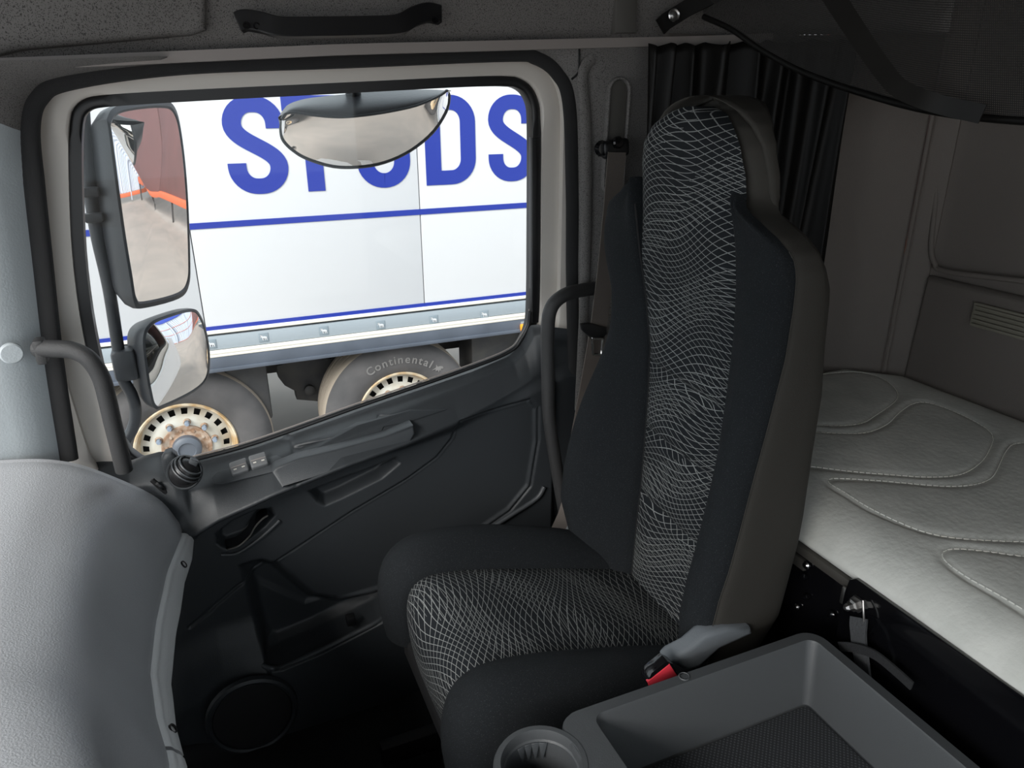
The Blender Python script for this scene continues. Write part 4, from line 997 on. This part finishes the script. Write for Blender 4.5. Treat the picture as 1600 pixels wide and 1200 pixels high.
# chassis
box('chassis_beam', (.9, YT+.85, -.40), (7, .12, .32), chassis, tl, .01); box('chassis_beam', (.9, YT+1.75, -.40), (7, .12, .32), chassis, tl, .01)
box('floor_frame', (.9, YT+1.25, -.2), (7, 2.3, .06), chassis, tl, 0)
def axle_parts(xc):
    box('axle_beam', (xc, YT+1.3, -.73), (.13, 2.2, .13), chassis, tl, .02)
wheel_proto = None
def wheel(xc, txt):
    zc, yf = -.73, YT+.10; c = (xc, yf, zc); R = .525
    ty = lathe('wheel', [(.292, .0), (.305, -.012), (.36, -.035), (.43, -.038), (.485, -.02), (.505, .0), (.516, .012)], c, (0, 1, 0), tyre_mat, tl, 72)
    lathe('tread', [(.516, .012), (.523, .03), (R, .07), (R, .09), (R-.012, .092), (R-.012, .10), (R, .102), (R+.002, .15), (R-.012, .152), (R-.012, .16), (R+.002, .162), (R, .21), (R-.012, .212), (R-.012, .22), (R, .222), (.523, .27), (.505, .30), (.44, .33), (.30, .31)], c, (0, 1, 0), tread_mat, ty, 72)
    lathe('rim_flange', [(.295, .004), (.302, -.012), (.296, -.022), (.286, -.018), (.276, .012), (.268, .05), (.262, .062)], c, (0, 1, 0), mat('rust_tan_flange', (.42, .27, .13), .5, mottle=(12, .35, .6, (.62, .53, .40))) if 'rust_tan_flange' not in MATS else MATS['rust_tan_flange'], ty, 64)
    lathe('rim_disc', [(.264, .060), (.254, .054), (.250, .052), (.214, .040), (.208, .036), (.19, .022), (.15, .018), (.12, .018)], c, (0, 1, 0), rim_mat, ty, 120, skip=lambda i, k: i in (2,) and (k % 6) in (0, 1, 2))
    lathe('rim_well', [(.262, .075), (.20, .12), (.1, .13)], c, (0, 1, 0), black_matt, ty, 48)
    lathe('hub_ring', [(.148, .022), (.146, .006), (.132, .004), (.118, .010), (.10, .012), (.085, .004)], c, (0, 1, 0), rust, ty, 40)
    lathe('hub_cap', [(.087, .004), (.084, -.03), (.070, -.042), (.052, -.045), (.048, -.036), (0, -.034)], c, (0, 1, 0), mat('dark_hub_cap', (.09, .10, .12), .5) if 'dark_hub_cap' not in MATS else MATS['dark_hub_cap'], ty, 32)
    for k in range(10):
        a = math.radians(k*36+10); q_ = (xc+.168*math.cos(a), yf+.02, zc+.168*math.sin(a))
        nb_ = lathe('nut_base', [(.023, .002), (.022, -.008), (.017, -.016)], q_, (0, 1, 0), rust, ty, 14); lathe('wheel_nut', [(.016, -.012), (.0155, -.04), (.011, -.048), (0, -.048)], q_, (0, 1, 0), nut_mat, ty, 6, sharp=20)
    for k in range(10):
        a = math.radians(k*36+28); q_ = (xc+.115*math.cos(a), yf+.012, zc+.115*math.sin(a)); lathe('hub_stud', [(.010, .0), (.009, -.008), (0, -.01)], q_, (0, 1, 0), rust, ty, 8)
    if txt:
        word = 'Continental'; a0 = 124
        for ch in word:
            cu_ = bpy.data.curves.new('glyph', 'FONT'); cu_.body = ch; cu_.size = .078; cu_.extrude = .002; cu_.offset = .0012; cu_.align_x = 'CENTER'
            tmp = bpy.data.objects.new('glyph', cu_); COL.objects.link(tmp); dg = bpy.context.evaluated_depsgraph_get(); me = bpy.data.meshes.new_from_object(tmp.evaluated_get(dg))
            bpy.data.objects.remove(tmp)
            wdt = {'C': 8.5, 't': 5, 'i': 3.6, 'l': 3.6}.get(ch, 7.2)
            an = a0-wdt/2; a0 -= wdt; ar_ = math.radians(an)
            # upright glyph in XZ facing -Y, turned to stand on the circle
            M_ = Matrix.Translation((xc+.375*math.cos(ar_), yf-.0395, zc+.375*math.sin(ar_))) @ Matrix.Rotation(-(ar_-math.pi/2), 4, 'Y') @ Matrix.Rotation(math.pi/2, 4, 'X')
            me.transform(M_); o = link('tyre_letter', me, tyre_txt, ty)
        an = math.radians(a0-7)
        hx, hz = xc+.395*math.cos(an), zc+.395*math.sin(an)
        HO = [(-.03, -.03), (-.018, 0), (-.03, .02), (-.012, .014), (.002, .03), (.018, .036), (.03, .026), (.016, .016), (.03, .002), (.014, .004), (.02, -.014), (.004, -.004), (-.004, -.02), (-.012, -.008)]
        slab('tyre_emblem', [(hx+a*math.cos(an-1.57)-b*math.sin(an-1.57), yf-.041, hz+a*math.sin(an-1.57)+b*math.cos(an-1.57)) for a, b in HO], (0, .003, 0), tyre_txt, ty)
    axle_parts(xc)
wheel(-.25, False); wheel(1.12, True); wheel(2.48, False); wheel(-1.62, False)
# brake / air-spring pieces between the wheels
h0 = [at(x, y, 'Y', YT+.5) for x, y in ((432, 572), (435, 590), (445, 603), (462, 612), (464, 625), (500, 628), (512, 600), (520, 560), (470, 560))]
slab('suspension_hanger', h0, (0, .12, 0), chassis, tl, .01)
lathe('spring_bolt', [(.035, .0), (.035, -.03), (.02, -.04), (0, -.04)], at(483, 608, 'Y', YT+.49), (0, 1, 0), chassis, tl, 14)
box('chassis_block', (at(425, 590, 'Y', YT+.3)[0]-.16, YT+.30, -.45), (.25, .3, .4), chassis, tl, .02)
box('chassis_block', (1.98, YT+.40, -.55), (.56, .3, .62), chassis, tl, .02)  # block added over the bright ground, standing in for dark chassis

# ---- the yard
gd_ = box('ground', (12, 4, GZ-.02), (80, 60, .04), asphalt, None, 0); tag(gd_, 'dusty grey-brown yard surface outside', 'ground', kind='structure')
own = box('cab_outer_side', (1.22, 1.545, .0), (.76, .02, 1.6), white_paint, None, .004); tag(own, 'white outside panel of the cab behind the door', 'cab panel', kind='structure')
own2 = box('cab_outer_roof', (.4, 1.515, 1.62), (2.4, .03, .36), white_paint, None, .01); tag(own2, 'white outside roof panel above the door', 'cab panel', kind='structure')
fb = empty('yard_fence', (19, 2, GZ)); tag(fb, 'pale corrugated sheet building wall seen in the mirrors', 'building')
for k in range(6):
    ysx = np.linspace(-4+k*2, -4+k*2+1.9, 40)
    rws = [[(19+.03*math.sin(y*40), y, z) for y in ysx] for z in (GZ+.25, 5.2)]
    grid('sheet', rws, corr, fb, flip=False, smooth=False); box('post', (18.93, -4+k*2-.05, 2), (.12, .1, 6.4), corr, fb, .01)
for z in (GZ+.2, 1.6, 3.5): box('rail', (18.92, 2, z), (.06, 12.2, .1), orange, fb, .01)
bt = mat('blue_roof', (.03, .07, .42), .5); box('roof_band', (19, 2, 6.2), (.3, 12.5, 1.9), bt, fb, .02)
ms = empty('maroon_gate', (13, 6.5, GZ)); tag(ms, 'maroon sheet wall in an orange frame seen in the mirrors', 'wall')
A_, B_ = np.array([8.0, 8.1]), np.array([18.8, 5.0]); e_ = (B_-A_)/np.linalg.norm(B_-A_); ang = math.degrees(math.atan2(e_[1], e_[0])); Lg = np.linalg.norm(B_-A_); mid = (A_+B_)/2
for k in range(3):
    c_ = A_+e_*Lg*(k+.5)/3; box('sheet', (c_[0], c_[1], 2.2), (Lg/3-.06, .06, 5.8), brown_wall, ms, .005, rotm('Z', ang))
for z in (GZ+.5, 5.1): box('frame_bar', (mid[0]-.03, mid[1]-.05, z), (Lg, .1, .16), orange, ms, .01, rotm('Z', ang))
for t in (0, 1): c_ = A_+(B_-A_)*t; box('frame_post', (c_[0]-.02, c_[1]-.06, 2.2), (.16, .1, 6.0), orange, ms, .01, rotm('Z', ang))
for k in range(5): c_ = A_+(B_-A_)*(k/4); box('stub_post', (c_[0], c_[1], GZ+.2), (.12, .12, .5), chassis, ms, .01)
